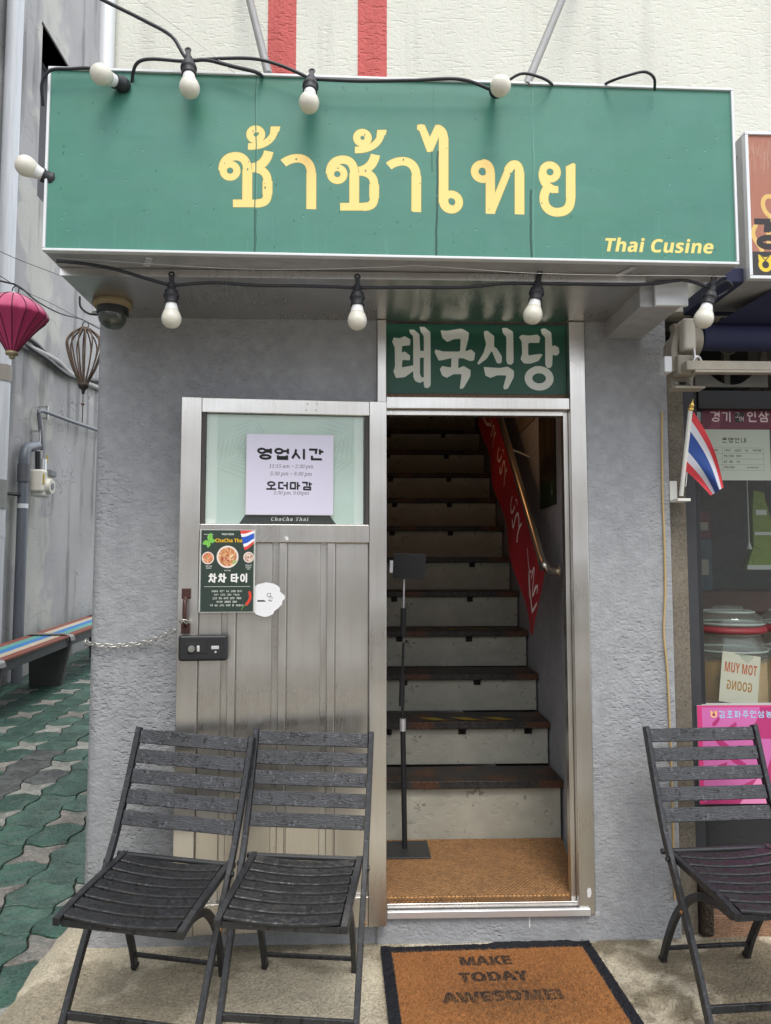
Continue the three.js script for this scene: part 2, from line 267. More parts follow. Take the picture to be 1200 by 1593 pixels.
{ // concrete apron in front of both shops, its left edge rounded down to the alley
  const x0 = -1.30, x1 = 3.4, z0 = -.75, z1 = 3.0, nx = 320, nz = 240, P = [], UV = [], C = [], I = [];
  for (let j = 0; j <= nz; j++) for (let i = 0; i <= nx; i++) {
    const x = lerp(x0, x1, i / nx), z = lerp(z0, z1, j / nz), n = fbm(x * .2 + .5, z * .2 + .5, 40, 40, 3, 301) - .5, w = .05 * (fbm(z * .3 + .3, .2, 20, 20, 3, 303) - .5);
    let y = .05 + .007 * n - .02 * sst(.3, 1.4, z);
    y = lerp(-.03, y, sst(-1.285 + w, -1.10 + w, x));
    if (x > .95) y -= .018 * sst(.40, .412, z + .06 * (fbm(x * .3, .7, 30, 30, 3, 307) - .5));
    P.push(x, y, z); UV.push(x, z);
    // dirt and damp staining of the slab, with its own broken outline
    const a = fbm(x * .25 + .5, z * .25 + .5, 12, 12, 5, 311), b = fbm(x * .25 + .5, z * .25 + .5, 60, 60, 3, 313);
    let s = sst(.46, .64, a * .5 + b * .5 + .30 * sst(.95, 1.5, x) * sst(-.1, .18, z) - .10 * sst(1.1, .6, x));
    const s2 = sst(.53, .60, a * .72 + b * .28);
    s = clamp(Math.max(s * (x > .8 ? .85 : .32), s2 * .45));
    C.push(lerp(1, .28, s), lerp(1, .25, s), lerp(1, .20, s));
    if (i && j) { const q = j * (nx + 1) + i; I.push(q - nx - 2, q - 1, q - nx - 1, q - nx - 1, q - 1, q); }
  }
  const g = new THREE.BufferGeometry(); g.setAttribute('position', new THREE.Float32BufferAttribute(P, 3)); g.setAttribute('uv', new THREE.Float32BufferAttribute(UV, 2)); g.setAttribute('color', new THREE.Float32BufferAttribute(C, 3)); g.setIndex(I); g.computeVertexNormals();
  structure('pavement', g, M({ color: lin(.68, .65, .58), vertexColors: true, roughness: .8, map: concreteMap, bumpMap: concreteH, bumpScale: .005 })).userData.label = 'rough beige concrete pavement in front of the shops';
}

// ------------------------------------------------------------------ restaurant building
const SOF = 2.515, GR = 0;
const building = thing('shop_building', 'grey and cream stucco building with two red stripes above the green sign', 'building', [0, 0, 0]);
{
  // left wall with a rounded corner, wrapping into the alley
  const s = new THREE.Shape(), r = .05, L = -1.066, R = .062;
  s.moveTo(R, 0); s.lineTo(L + r, 0); s.absarc(L + r, r, r, -Math.PI / 2, -Math.PI, true); s.lineTo(L, 6); s.lineTo(L + .2, 6); s.lineTo(L + .2, .16); s.lineTo(R, .16); s.closePath();
  const g = new THREE.ExtrudeGeometry(s, { depth: SOF + .1, bevelEnabled: false, curveSegments: 8 }); g.rotateX(-Math.PI / 2);
  part('left_wall', triUV(toCreasedNormals(g, .7)), greyWall, building, [0, GR - .06, 0]).name = 'front_wall';
  part('pier', boxAt(.912, 1.252, -.06, SOF, -.3, .004, .006), greyWall, building);
  part('step', boxAt(.06, .935, -.06, .158, -.75, .012, .012), greyWall, building);
  // upper wall
  part('upper_wall', boxAt(-1.066, 4.2, SOF + .03, 4.6, -.25, -.002), creamWall, building);
  part('side_wall', boxAt(-1.064, -.86, SOF + .06, 4.0, -6, -.26), greyWall, building);
  part('roof', boxAt(-.85, 4.2, 3.9, 4.0, -6, -.26), greyWall, building);
  const rs = (a, b) => part('painted_stripe', boxAt(onZ(a, 60, 0).x, onZ(b, 60, 0).x, SOF + .05, 4.59, -.004, .0015), redPaint, building);
  rs(417, 461); rs(557, 602);
  part('corner_pipe', rod([-1.045, 2.5, .03], [-1.045, 4.6, .03], .030, 20), whiteTrim, building);
  part('soffit', boxAt(-1.034, 1.0, SOF - .022, SOF, .004, .43), steel, building);
  part('soffit_trim', boxAt(-1.036, 1.0, SOF - .024, SOF + .002, .431, .441), steel, building);
  part('soffit_beam', boxAt(1.001, 1.15, 2.425, SOF + .02, .006, .38, .004), greySheet, building);
  part('bracket_plate', boxAt(1.05, 1.17, 2.425, SOF - .003, .383, .40, .003), whiteTrim, building);
}
{ // stairwell
  const well = thing('stairwell', 'dark stairwell lining of grey painted walls behind the open doorway', 'stairwell');
  part('left_wall', boxAt(-.06, .058, .0, 5.6, -5.6, -.165), innerWall, well).name = 'side_wall';
  const pts = [[.93, -.02], [.966, -.62], [1.0, -1.9], [1.06, -5.6], [1.2, -5.6], [1.2, -.35], [1.1, -.31], [.94, -.31 + .28]];
  const sh = new THREE.Shape([[.872, -.03], [.966, -.62], [1.0, -1.9], [1.06, -5.6], [1.24, -5.6], [1.24, -.302], [.91, -.302], [.91, -.03]].map(([x, z]) => new THREE.Vector2(x, -z)));
  const g = new THREE.ExtrudeGeometry(sh, { depth: 5.6, bevelEnabled: false }); g.rotateX(-Math.PI / 2);
  part('side_wall', triUV(toCreasedNormals(g, .3)), innerWall, well);
  part('back_wall', boxAt(.05, 1.2, .0, 5.6, -5.8, -5.605), innerWall, well);
  const c = new THREE.Shape([[.17, 2.53], [.17, 2.7], [1.0, 2.75], [4.4, 5.5], [5.8, 5.5], [5.8, 5.3], [4.5, 5.3], [1.05, 2.53]].map(([a, b]) => new THREE.Vector2(a, b)));
  const cg = new THREE.ExtrudeGeometry(c, { depth: 1.15, bevelEnabled: false }); cg.rotateY(Math.PI / 2); cg.translate(.06, 0, 0);
  part('ceiling', triUV(toCreasedNormals(cg, .3)), innerWall, well);
  part('landing_floor', boxAt(.06, .97, .159, .188, -.66, -.012), riserMat, well);
}
{ // small warm lamp on the stairwell ceiling, behind the transom; it gilds the upper risers and the edge of the transom glass
  const lp = thing('stair_lamp', 'small warm ceiling lamp glowing inside the stairwell', 'lamp', [.46, 2.60, -1.12]);
  part('fitting', cyl(.045, .045, .02, 20), whiteTrim, lp, [0, -.012, 0]);
  part('bulb', new THREE.SphereGeometry(.028, 20, 14), M({ color: lin(.9, .7, .4), emissive: lin(1, .62, .28), emissiveIntensity: 1.2, roughness: .4 }), lp, [0, -.05, 0]);
  const pl = new THREE.PointLight(0xffb878, .045); pl.position.set(0, -.095, 0); pl.castShadow = true; pl.shadow.radius = 1.5; pl.name = 'stair_lamp_light'; lp.add(pl);
}
const wallX = (z) => (z > -.62 ? lerp(.872, .966, (-.03 - z) / .59) : z > -1.9 ? lerp(.966, 1.0, (-.62 - z) / 1.28) : lerp(1.0, 1.06, (-1.9 - z) / 3.7));
{ // staircase
  const st = thing('staircase', 'steep concrete staircase with rusty chequer plate treads behind the doorway', 'staircase', [0, 0, 0]);
  const tops = [.19, .482, .70, .905, 1.115, 1.335, 1.55]; for (let k = 7; k < 13; k++) tops.push(1.55 + (k - 6) * .2205);
  const yellow = M({ color: lin(.50, .36, .05), roughness: .7, map: riserMap });
  const bracketG = mergeGeometries([boxAt(-.019, .019, -.03, 0, 0, .003), boxAt(-.019, .019, -.003, 0, .003, .026), cyl(.006, .006, .008, 8).rotateX(Math.PI / 2).translate(-.008, -.018, .005), boxAt(.004, .016, -.022, -.006, .002, .02)].map((g) => { const q = g.index ? g.toNonIndexed() : g; return q; }));
  const zinc = M({ color: lin(.36, .34, .31), metalness: .7, roughness: .5, map: plateC });
  for (let k = 1; k <= 12; k++) {
    const zf = 2.95 - (12.3 + k) * .267, zr = zf - .03, xr = wallX(zf) - .004, y = tops[k], yp = tops[k - 1];
    const riser = part('riser', boxAt(.062, xr - .006, yp + .0005, y - .036, zr - .14, zr, .002), riserMat, st);
    part('tread', boxAt(.062, xr, y - .035, y, zf - .262, zf, .004), plateMat, st);
    const xs = k === 2 ? [.14, .52, .86] : k === 1 ? [] : [.20 + hash(k, 1, 5) * .05, .62 + hash(k, 2, 5) * .12];
    for (const x of xs) { const b = part('bracket', bracketG, zinc, riser, [x, y - .0365, zr + .0005]); }
    if (k === 2 || k === 4) for (let i = 0; i < 3; i++) { // hazard tape
      const q = new THREE.Shape([[0, 0], [.085, 0], [.15, -.07], [.065, -.07]].map(([a, b]) => new THREE.Vector2(a, b)));
      part('hazard_tape', triUV(new THREE.ShapeGeometry(q).rotateX(-Math.PI / 2)), yellow, st, [.30 + i * .17, y + .002, zf - .11]);
    }
  }
}
{ // stainless door frame and transom
  const f = thing('door_frame', 'stainless steel door frame with transom around the open doorway', 'door frame', [0, 0, 0]);
  part('jamb', boxAt(.064, .100, .15, SOF - .024, -.06, .016, .003), steel, f);
  part('jamb', boxAt(.846, .910, .15, SOF - .024, -.06, .018, .003), steel, f);
  part('door_stop', boxAt(.826, .845, .19, 2.128, -.058, -.018, .002), steel, f);
  part('header', boxAt(.1005, .8455, 2.128, 2.176, -.06, .013, .003), steel, f);
  part('header_stop', boxAt(.1005, .8255, 2.106, 2.127, -.05, -.012, .002), steel, f);
  part('threshold', boxAt(.102, .862, .159, .196, -.045, .004, .003), steel, f);
  part('threshold_nose', boxAt(.102, .888, .150, .178, .0135, .030, .004), alu, f);
  part('strike_plate', boxAt(.8452, .8456, 1.30, 1.40, .0, .012), zincGrey, f);
}

// ------------------------------------------------------------------ green fascia sign with Thai lettering
const SA = onY(66, 390, 2.52), SB = onY(1150, 412, 2.52);
const signW = Math.hypot(SB.x - SA.x, SB.z - SA.z), signH = .628, signYaw = Math.atan2(-(SB.z - SA.z), SB.x - SA.x);
{
  const sg = thing('fascia_sign', 'wide green box sign with yellow Thai lettering reading across its face', 'sign', [SA.x, SA.y, SA.z]); sg.rotation.y = signYaw;
  const D = .16, t = .009;
  part('cabinet', boxAt(.002, signW - .002, 0.001, signH - .001, -D, -.006), greySheet, sg);
  const W = 2048, H = 552;
  // pixel of the photograph to a place on the sheet
  const C = [[72, 105], [1142, 137], [1150, 411], [66, 390]];
  const toUV = (x, y) => { let u = .5, v = .5; for (let i = 0; i < 12; i++) { const yt = lerp(C[0][1], C[1][1], u), yb = lerp(C[3][1], C[2][1], u); v = (y - yt) / (yb - yt); const xl = lerp(C[0][0], C[3][0], v), xr = lerp(C[1][0], C[2][0], v); u = (x - xl) / (xr - xl); } return [u * W, v * H]; };
  const face = canvasTex(W, H, (g) => {
    g.fillStyle = 'rgb(66,128,111)'; g.fillRect(0, 0, W, H);
    for (let i = 0; i < 900; i++) { g.fillStyle = `rgba(${rnd() < .5 ? '48,104,90' : '92,150,134'},${rr(.02, .06)})`; g.beginPath(); g.ellipse(rnd() * W, rnd() * H, rr(10, 90), rr(5, 50), 0, 0, 7); g.fill(); }
    for (let i = 0; i < 70; i++) { g.fillStyle = `rgba(120,185,168,${rr(.05, .16)})`; const h = rr(20, 120); g.fillRect(rnd() * W, H - h * rnd() * 1.6, rr(1, 4), h); }
    const sh = (pts, ox, oy, sx, x0, y0) => pts.map((p) => p);
    const K = 1.9; // photo px to sheet px
    const mk = (ox, oy, dx = 0, dy = 0) => (x, y) => toUV(ox - 7 + (x + dx) / 4, oy - 1 + (y + dy) / 4);
    const col = '#fbd682';
    const run = (edge) => {
      const lwk = 2048 / 1078 / 4;
      const stroke = (T, pts, lw, cap = 'butt') => { g.lineWidth = lw * lwk + edge; g.lineCap = cap; g.lineJoin = 'round'; g.beginPath(); g.moveTo(...T(pts[0], pts[1])); for (let i = 2; i < pts.length; i += 6) { if (i + 5 < pts.length) g.bezierCurveTo(...T(pts[i], pts[i + 1]), ...T(pts[i + 2], pts[i + 3]), ...T(pts[i + 4], pts[i + 5])); else for (let k = i; k < pts.length; k += 2) g.lineTo(...T(pts[k], pts[k + 1])); } g.stroke(); };
      const line = (T, pts, lw, cap = 'butt') => { g.lineWidth = lw * lwk + edge; g.lineCap = cap; g.lineJoin = 'round'; g.beginPath(); for (let i = 0; i < pts.length; i += 2) g[i ? 'lineTo' : 'moveTo'](...T(pts[i], pts[i + 1])); g.stroke(); };
      const ring = (T, x, y, r, lw) => { const [a, b] = T(x, y); g.lineWidth = lw * lwk + edge; g.beginPath(); g.ellipse(a, b, r * lwk, r * lwk, 0, 0, 7); g.stroke(); };
      const poly = (T, pts) => { g.beginPath(); for (let i = 0; i < pts.length; i += 2) g[i ? 'lineTo' : 'moveTo'](...T(pts[i], pts[i + 1])); g.closePath(); g.fill(); g.lineJoin = 'round'; g.lineWidth = 3 + edge; g.stroke(); };
      const choChang = (T) => {
        ring(T, 137, 347, 42, 43);
        stroke(T, [92, 345, 92, 285, 125, 257, 172, 257, 222, 257, 243, 295, 243, 345], 52);
        line(T, [243, 340, 243, 550], 60);
        line(T, [156, 549, 322, 549], 48);
        stroke(T, [300, 549, 350, 549, 367, 530, 367, 490], 52); line(T, [367, 495, 367, 410], 60);
        stroke(T, [367, 415, 367, 360, 335, 335, 272, 330], 50);
        stroke(T, [272, 330, 320, 322, 362, 290, 374, 226], 58);
        // mai tho
        ring(T, 293, 121, 36, 44);
        stroke(T, [246, 196, 330, 200, 405, 165, 413, 76], 42); poly(T, [388, 74, 440, 74, 434, 100, 384, 110]);
      };
      const aa = (T) => { stroke(T, [464, 300, 520, 255, 637, 245, 637, 370], 54); line(T, [637, 360, 637, 584], 60); };
      choChang(mk(320, 180)); aa(mk(320, 180));
      choChang(mk(320, 180, 660, 20)); aa(mk(320, 180, 653, 17));
      const T = mk(620, 180);
      poly(T, [98, 62, 118, 58, 140, 62, 178, 150, 188, 225, 160, 225, 112, 95, 98, 86]); poly(T, [160, 225, 188, 225, 232, 125, 240, 62, 212, 62, 178, 135]);
      stroke(T, [220, 85, 250, 88, 261, 115, 261, 150], 56); line(T, [261, 140, 261, 545], 60); ring(T, 309, 539, 50, 48); stroke(T, [258, 500, 258, 560, 290, 585, 320, 583], 50);
      ring(T, 507, 350, 50, 48); stroke(T, [507, 300, 545, 300, 556, 330, 556, 370], 56); line(T, [556, 360, 556, 612], 58);
      line(T, [562, 600, 672, 335], 46); stroke(T, [668, 345, 690, 290, 741, 290, 741, 360], 54); line(T, [741, 350, 741, 615], 60);
      ring(T, 935, 352, 46, 46); stroke(T, [888, 352, 885, 400, 900, 440, 960, 462], 50); line(T, [950, 461, 988, 461], 44, 'butt');
      stroke(T, [925, 450, 880, 480, 880, 600, 980, 602], 56); stroke(T, [980, 602, 1050, 602, 1067, 560, 1067, 510], 56); line(T, [1067, 515, 1067, 325], 60); poly(T, [1040, 320, 1082, 299, 1094, 304, 1094, 340, 1040, 340]);
    };
    g.strokeStyle = g.fillStyle = 'rgba(120,130,70,.9)'; run(3);
    g.strokeStyle = g.fillStyle = col; run(0);
    // small lettering
    const [tx, ty] = toUV(930, 389), [ex] = toUV(1113, 389);
    g.save(); g.font = 'bold 56px sans-serif'; const wd = g.measureText('Thai Cusine').width; g.translate(tx, ty); g.transform((ex - tx) / (wd + 9), -.0, -.2, 1, 0, 0); g.lineWidth = 2; g.strokeStyle = '#8f9a55'; g.fillStyle = '#fbd97e'; g.strokeText('Thai Cusine', 2, 0); g.fillText('Thai Cusine', 2, 0); g.restore();
    // water runs and seams in the sheet
    const runDown = (x, y0, y1, w, c) => { g.strokeStyle = c; g.lineWidth = w; g.lineCap = 'round'; g.beginPath(); let px = x; for (let y = y0; y <= y1; y += 6) { px += rr(-.5, .5); const p = toUV(px, y); g[y === y0 ? 'moveTo' : 'lineTo'](...p); } g.stroke(); };
    runDown(387, 112, 392, 3.5, 'rgba(14,80,64,.75)'); runDown(387, 326, 393, 6, 'rgba(8,70,56,.95)'); runDown(388.5, 120, 390, 1.5, 'rgba(150,205,190,.35)');
    runDown(669, 236, 400, 6.5, 'rgba(8,70,56,.95)'); runDown(660, 236, 268, 4.5, 'rgba(14,84,68,.7)'); runDown(663, 124, 196, 1.5, 'rgba(20,90,72,.5)');
    runDown(817, 132, 300, 1.8, 'rgba(20,90,72,.5)'); runDown(816, 296, 402, 6.5, 'rgba(8,70,56,.95)'); runDown(819, 140, 400, 2, 'rgba(150,205,190,.3)');
    for (let i = 0; i < 260; i++) { const x = rnd() * W, y = rnd() * H, r = rr(.8, 2.6); g.fillStyle = `rgba(22,84,68,${rr(.4, .85)})`; g.beginPath(); g.ellipse(x, y, r, r * rr(1, 2), 0, 0, 7); g.fill(); if (rnd() < .4) { g.fillStyle = 'rgba(190,225,215,.6)'; g.beginPath(); g.arc(x + 1, y + r, r * .7, 0, 7); g.fill(); } }
  });
  const pg = new THREE.PlaneGeometry(signW, signH); pg.translate(signW / 2, signH / 2, 0);
  part('face_panel', pg, M({ map: face, roughness: .42 }), sg, [0, 0, -.004]);
  const tr = (a, b, c, d) => part('trim', boxAt(a, b, c, d, -.02, .004, .002), whiteTrim, sg);
  tr(0, signW, 0, t); tr(0, signW, signH - t, signH); tr(0, t, t + .0005, signH - t - .0005); tr(signW - t, signW, t + .0005, signH - t - .0005);
  for (const x of [.32, 1.96]) part('clip', rbox(.022, .004, .075, .002), alu, sg, [x, -.002, -.07], [0, .4, 0]);
}
for (const [a, b, zb] of [[[418, 112], [386, -15], -.01], [[819, 129], [879, -15], -.01]]) {
  const A = onZ(...a, SA.z - .03), B0 = onZ(...b, .22);
  const s = thing('support_rod', a[0] < 600 ? 'grey steel support rod rising beside the painted red stripes' : 'grey steel support rod rising over plain cream wall', 'rod', [A.x, A.y - .01, A.z], 'rods staying the green sign');
  const d = B0.clone().sub(A), T = A.z / (A.z - B0.z); const end = d.multiplyScalar(T);
  part('shaft', rod([0, 0, 0], end, .0145), M({ color: lin(.34, .34, .33), metalness: .4, roughness: .55, map: mottle }), s);
  part('wall_plate', cyl(.04, .04, .012, 20).rotateX(Math.PI / 2), greySheet, s, [end.x, end.y, end.z + .004]);
}

// ------------------------------------------------------------------ transom sign, Korean lettering
{
  const x0 = .1015, x1 = .8445, y0 = 2.178, y1 = SOF - .026, W = 1024, H = Math.round(1024 * (y1 - y0) / (x1 - x0));
  const ts = thing('transom_sign', 'dark green glass panel with large grey Korean letters above the doorway', 'sign', [x0, y0, -.03]);
  const mp = canvasTex(W, H, (g) => {
    g.fillStyle = '#0b4c39'; g.fillRect(0, 0, W, H);
    for (let i = 0; i < 1600; i++) { g.fillStyle = `rgba(${rnd() < .5 ? '0,30,20' : '20,80,60'},.12)`; g.fillRect(rnd() * W, rnd() * H, rr(2, 14), rr(1, 4)); }
    const sx = W / 1075, ox = -40, oy = -8, sy = H / 470;
    const smooth = (p) => { g.beginPath(); const n = p.length; for (let i = 0; i < n; i++) { const a = p[i], b = p[(i + 1) % n], m = [(a[0] + b[0]) / 2, (a[1] + b[1]) / 2]; if (!i) { const z = p[n - 1]; g.moveTo((z[0] + a[0]) / 2, (z[1] + a[1]) / 2); } g.quadraticCurveTo(a[0], a[1], m[0], m[1]); } g.closePath(); g.fill(); };
    const P = (...q) => { const o = []; for (let i = 0; i < q.length; i += 2) o.push([(q[i] + ox) * sx, (q[i + 1] + oy) * sy]); return o; };
    // corners doubled so that they stay crisp
    const crisp = (p, k = .72) => { const o = []; p.forEach((a, i) => { const b = p[(i + p.length - 1) % p.length], c = p[(i + 1) % p.length]; o.push([lerp(b[0], a[0], k), lerp(b[1], a[1], k)], a, [lerp(c[0], a[0], k), lerp(c[1], a[1], k)]); }); return o; };
    g.fillStyle = '#d6d9d0';
    const L = (...q) => smooth(crisp(P(...q)));
    L(75, 130, 84, 100, 118, 106, 150, 90, 184, 112, 182, 152, 134, 158, 132, 202, 150, 194, 182, 222, 180, 254, 136, 252, 132, 302, 215, 284, 206, 322, 150, 368, 98, 374, 82, 330, 92, 296, 90, 168);
    L(176, 46, 205, 46, 238, 76, 242, 190, 264, 190, 264, 236, 240, 236, 240, 345, 250, 368, 264, 368, 262, 395, 238, 406, 212, 394, 200, 366, 200, 90, 182, 72);
    L(238, 26, 268, 26, 304, 62, 304, 420, 290, 440, 268, 438, 262, 415, 264, 90, 246, 62);
    L(364, 48, 400, 52, 490, 34, 534, 62, 530, 110, 510, 190, 546, 176, 570, 200, 564, 250, 540, 256, 500, 238, 470, 236, 468, 305, 500, 288, 542, 316, 540, 360, 498, 440, 476, 444, 488, 345, 440, 345, 400, 370, 372, 355, 358, 312, 372, 290, 426, 300, 428, 236, 380, 250, 352, 254, 328, 198, 332, 178, 380, 192, 480, 192, 484, 105, 444, 108, 404, 128, 374, 100);
    L(624, 52, 644, 48, 686, 84, 684, 156, 700, 168, 730, 220, 730, 260, 714, 272, 698, 264, 670, 184, 640, 238, 590, 280, 582, 268, 620, 200, 636, 140, 624, 80);
    L(732, 30, 760, 26, 800, 54, 800, 262, 786, 278, 764, 274, 756, 250, 758, 90, 738, 64);
    L(620, 294, 650, 296, 720, 300, 764, 290, 802, 318, 800, 362, 764, 440, 742, 446, 736, 430, 756, 350, 700, 350, 660, 368, 630, 352);
    L(834, 90, 850, 74, 900, 78, 946, 70, 962, 90, 956, 128, 890, 128, 888, 214, 960, 202, 976, 206, 950, 250, 900, 270, 862, 268, 842, 240, 852, 200, 850, 120);
    L(966, 34, 990, 26, 1030, 56, 1034, 150, 1050, 142, 1074, 160, 1076, 196, 1060, 214, 1036, 208, 1032, 280, 1020, 298, 1000, 296, 990, 276, 992, 90, 972, 66);
    g.strokeStyle = '#d6d9d0'; g.lineWidth = 44; g.beginPath(); g.ellipse((952 + ox) * sx, (368 + oy) * sy, 64 * sx, 58 * sy, 0, 0, Math.PI * 2); g.stroke();
    L(905, 300, 930, 285, 970, 285, 975, 315, 930, 330);
    for (let i = 0; i < 60; i++) { g.fillStyle = 'rgba(8,50,38,.25)'; g.fillRect(rnd() * W, rnd() * H, rr(1, 3), rr(2, 12)); }
  });
  part('panel', new THREE.PlaneGeometry(x1 - x0, y1 - y0 - .02).translate((x1 - x0) / 2, (y1 - y0) / 2 + .01, 0), M({ map: mp, roughness: .4 }), ts, [0, 0, .003]);
  part('backing', boxAt(0, x1 - x0, 0, y1 - y0, -.012, 0), M({ color: lin(.16, .09, .04), roughness: .5, bumpMap: plateH, bumpScale: .003 }), ts);
}

// ------------------------------------------------------------------ stainless door leaf, folded back against the wall
const hinge = new THREE.Vector3(.098, 0, .052), leafW = .79, leafA = Math.atan(.062 / .79);
const door = thing('door', 'scratched stainless steel door leaf folded open against the grey wall', 'door', [hinge.x, 0, hinge.z]);
door.rotation.y = leafA;   // local x runs from -leafW (free edge) to 0 (hinge side)
{
  const Y0 = .145, Y1 = 2.142, S = .076, yT = Y1 - .058, yM0 = 1.585, yM1 = 1.655, w = leafW, T = .04;
  part('stile', boxAt(-w, -w + S, Y0, Y1, -T / 2, T / 2, .003), steel, door);
  part('stile', boxAt(-S + .008, 0, Y0, Y1, -T / 2, T / 2, .003), steel, door);
  part('rail', boxAt(-w + S + .0005, -S + .0075, yT, Y1 - .001, -T / 2 + .001, T / 2 - .001, .003), steel, door);
  part('rail', boxAt(-w + S + .0005, -S + .0075, yM0, yM1, -T / 2 + .001, T / 2 - .001, .003), steel, door);
  part('rail', boxAt(-w + S + .0005, -S + .0075, Y0 + .001, Y0 + .11, -T / 2 + .001, T / 2 - .001, .003), steel, door);
  part('back_sheet', boxAt(-w + S, -S + .008, Y0 + .1, yM0 + .005, -.019, -.016), steel, door);
  let pxl = -w + S + .001;
  for (const x of [-.59, -.40, -.215]) {
    part('panel', boxAt(pxl, x - .040, Y0 + .1105, yM0 - .0005, -.0155, -.003, .003), steel, door);
    part('rib', boxAt(x - .016, x + .014, Y0 + .1105, yM0 - .0005, -.0155, .009, .004), steel, door);
    pxl = x + .018;
  }
  part('panel', boxAt(pxl, -S + .007, Y0 + .1105, yM0 - .0005, -.0155, -.003, .003), steel, door);
  const gx0 = -w + S + .006, gx1 = -S + .002, bead = M({ color: lin(.06, .055, .05), roughness: .6 });
  part('glazing_bead', boxAt(gx0 - .005, gx0 + .010, yM1 + .0005, yT - .0005, -.01, .012), bead, door);
  part('glazing_bead', boxAt(gx1 - .008, gx1 + .005, yM1 + .0005, yT - .0005, -.01, .012), bead, door);
  // the poster behind the pane: print of palm shadows on mint, dark plinth
  const pw = gx1 - gx0 - .028, ph = yT - yM1 - .004, W = 1024, H = Math.round(1024 * ph / pw);
  const pm = canvasTex(W, H, (g) => {
    g.fillStyle = '#bdd3cb'; g.fillRect(0, 0, W, H);
    for (let i = 0; i < 60; i++) { g.fillStyle = `rgba(${rnd() < .5 ? '205,222,216' : '172,196,188'},.10)`; g.beginPath(); g.ellipse(rnd() * W, rnd() * H, rr(60, 200), rr(60, 160), 0, 0, 7); g.fill(); }
    const frond = (x, y, a, len, n) => { for (let k = 0; k < 5; k++) for (let i = 2; i < n; i++) for (const sd of [-1, 1]) { const t = i / n, sx = x + Math.cos(a) * len * t, sy = y + Math.sin(a) * len * t, b = a + sd * (1.0 - .55 * t), L = len * (.62 - .42 * t); g.save(); g.translate(sx + rr(-4, 4), sy + rr(-4, 4)); g.rotate(b); g.fillStyle = 'rgba(128,150,144,.04)'; g.beginPath(); g.moveTo(0, 0); g.quadraticCurveTo(L * .4, -9 - k * 2, L, 0); g.quadraticCurveTo(L * .4, 9 + k * 2, 0, 0); g.fill(); g.restore(); } };
    frond(1010, 40, 2.55, 420, 13); frond(1020, 300, 3.4, 330, 12); frond(10, 380, -.55, 380, 13); frond(330, -20, 1.9, 300, 11);
    g.fillStyle = 'rgba(225,236,230,.5)'; g.fillRect(0, 0, 70, H); g.fillStyle = 'rgba(235,242,238,.4)'; g.fillRect(W - 60, 0, 60, H);
    g.fillStyle = '#1d2a26'; g.beginPath(); g.moveTo(215, H); g.lineTo(262, H - 72); g.lineTo(792, H - 72); g.lineTo(845, H); g.fill();
    g.save(); g.font = 'bold 32px serif'; g.fillStyle = '#e9ece8'; g.translate(W / 2 + 10, H - 22); g.transform(1, 0, -.2, 1, 0, 0); g.textAlign = 'center'; const s = 'ChaCha Thai'; let x = -105; for (const ch of s) { g.textAlign = 'left'; g.fillText(ch, x, 0); x += g.measureText(ch).width + 4; } g.restore();
    g.fillStyle = 'rgba(230,236,232,.8)'; g.fillRect(0, H - 30, 60, 30);
  });
  const poster = part('window_poster', new THREE.PlaneGeometry(pw, ph).translate(gx0 + .012 + pw / 2, yM1 + .002 + ph / 2, 0), M({ map: pm, roughness: .6 }), door, [0, 0, -.003]);
  part('pane', boxAt(gx0, gx1, yM1 + .001, yT - .001, .001, .005), MP({ color: 0xffffff, roughness: .05, transmission: 1, thickness: 0, ior: 1.5 }), door);
  part('window_backing', boxAt(gx0, gx1, yM1 + .001, yT - .001, -.012, -.006), black, door);
  // screws and dents of the top rail
  for (const [a, b] of [[-.33, .012], [-.295, .014], [-.335, -.012], [-.298, -.012]]) part('screw', cyl(.0035, .0035, .004, 10).rotateX(Math.PI / 2), zincGrey, door, [a + .02, yT + .03 + b, T / 2]);
  // pull handle
  const brown = M({ color: lin(.075, .035, .03), roughness: .35, metalness: .3 });
  const hx = -w + .032, hd = part('handle', tube([[hx, 1.378, T / 2 + .004], [hx, 1.366, T / 2 + .03], [hx, 1.325, T / 2 + .038], [hx, 1.285, T / 2 + .03], [hx, 1.272, T / 2 + .004]], .008, 24, 10), brown, door);
  part('handle_plate', rbox(.034, .04, .006, .004), brown, hd, [hx, 1.392, T / 2 + .003]); part('handle_plate', rbox(.034, .04, .006, .004), brown, hd, [hx, 1.262, T / 2 + .003]);
  // electronic lock
  const lx0 = -w + .010, lx1 = -w + .190, ly0 = 1.143, ly1 = 1.240;
  const lk = part('door_lock', boxAt(lx0, lx1, ly0, ly1, T / 2, T / 2 + .034, .012), black, door);
  part('lock_plate', boxAt(lx0 + .03, lx0 + .105, ly0 + .03, ly1 - .025, T / 2 + .0335, T / 2 + .0365, .002), blackMatt, lk);
  part('lock_knob', mergeGeometries([cyl(.012, .013, .008, 20).rotateX(Math.PI / 2).toNonIndexed(), box(.006, .022, .006).rotateZ(-.7).translate(0, 0, .006)].map((g) => { g.deleteAttribute('uv'); return g; })), M({ color: lin(.5, .49, .47), metalness: .9, roughness: .35 }), lk, [lx0 + .05, ly0 + .047, T / 2 + .04]);
  part('lock_switch', rbox(.010, .022, .005, .002), alu, lk, [lx0 + .074, ly0 + .047, T / 2 + .037]);
  part('lock_label', rbox(.028, .012, .002, .0008), alu, lk, [lx0 + .135, ly0 + .05, T / 2 + .0345]);
  part('lock_button', cyl(.004, .004, .003, 12).rotateX(Math.PI / 2), alu, lk, [lx0 + .137, ly0 + .034, T / 2 + .0345]);
  part('strip', box(.003, .05, .002), alu, lk, [lx1 - .004, ly0 + .05, T / 2 + .024]);
}
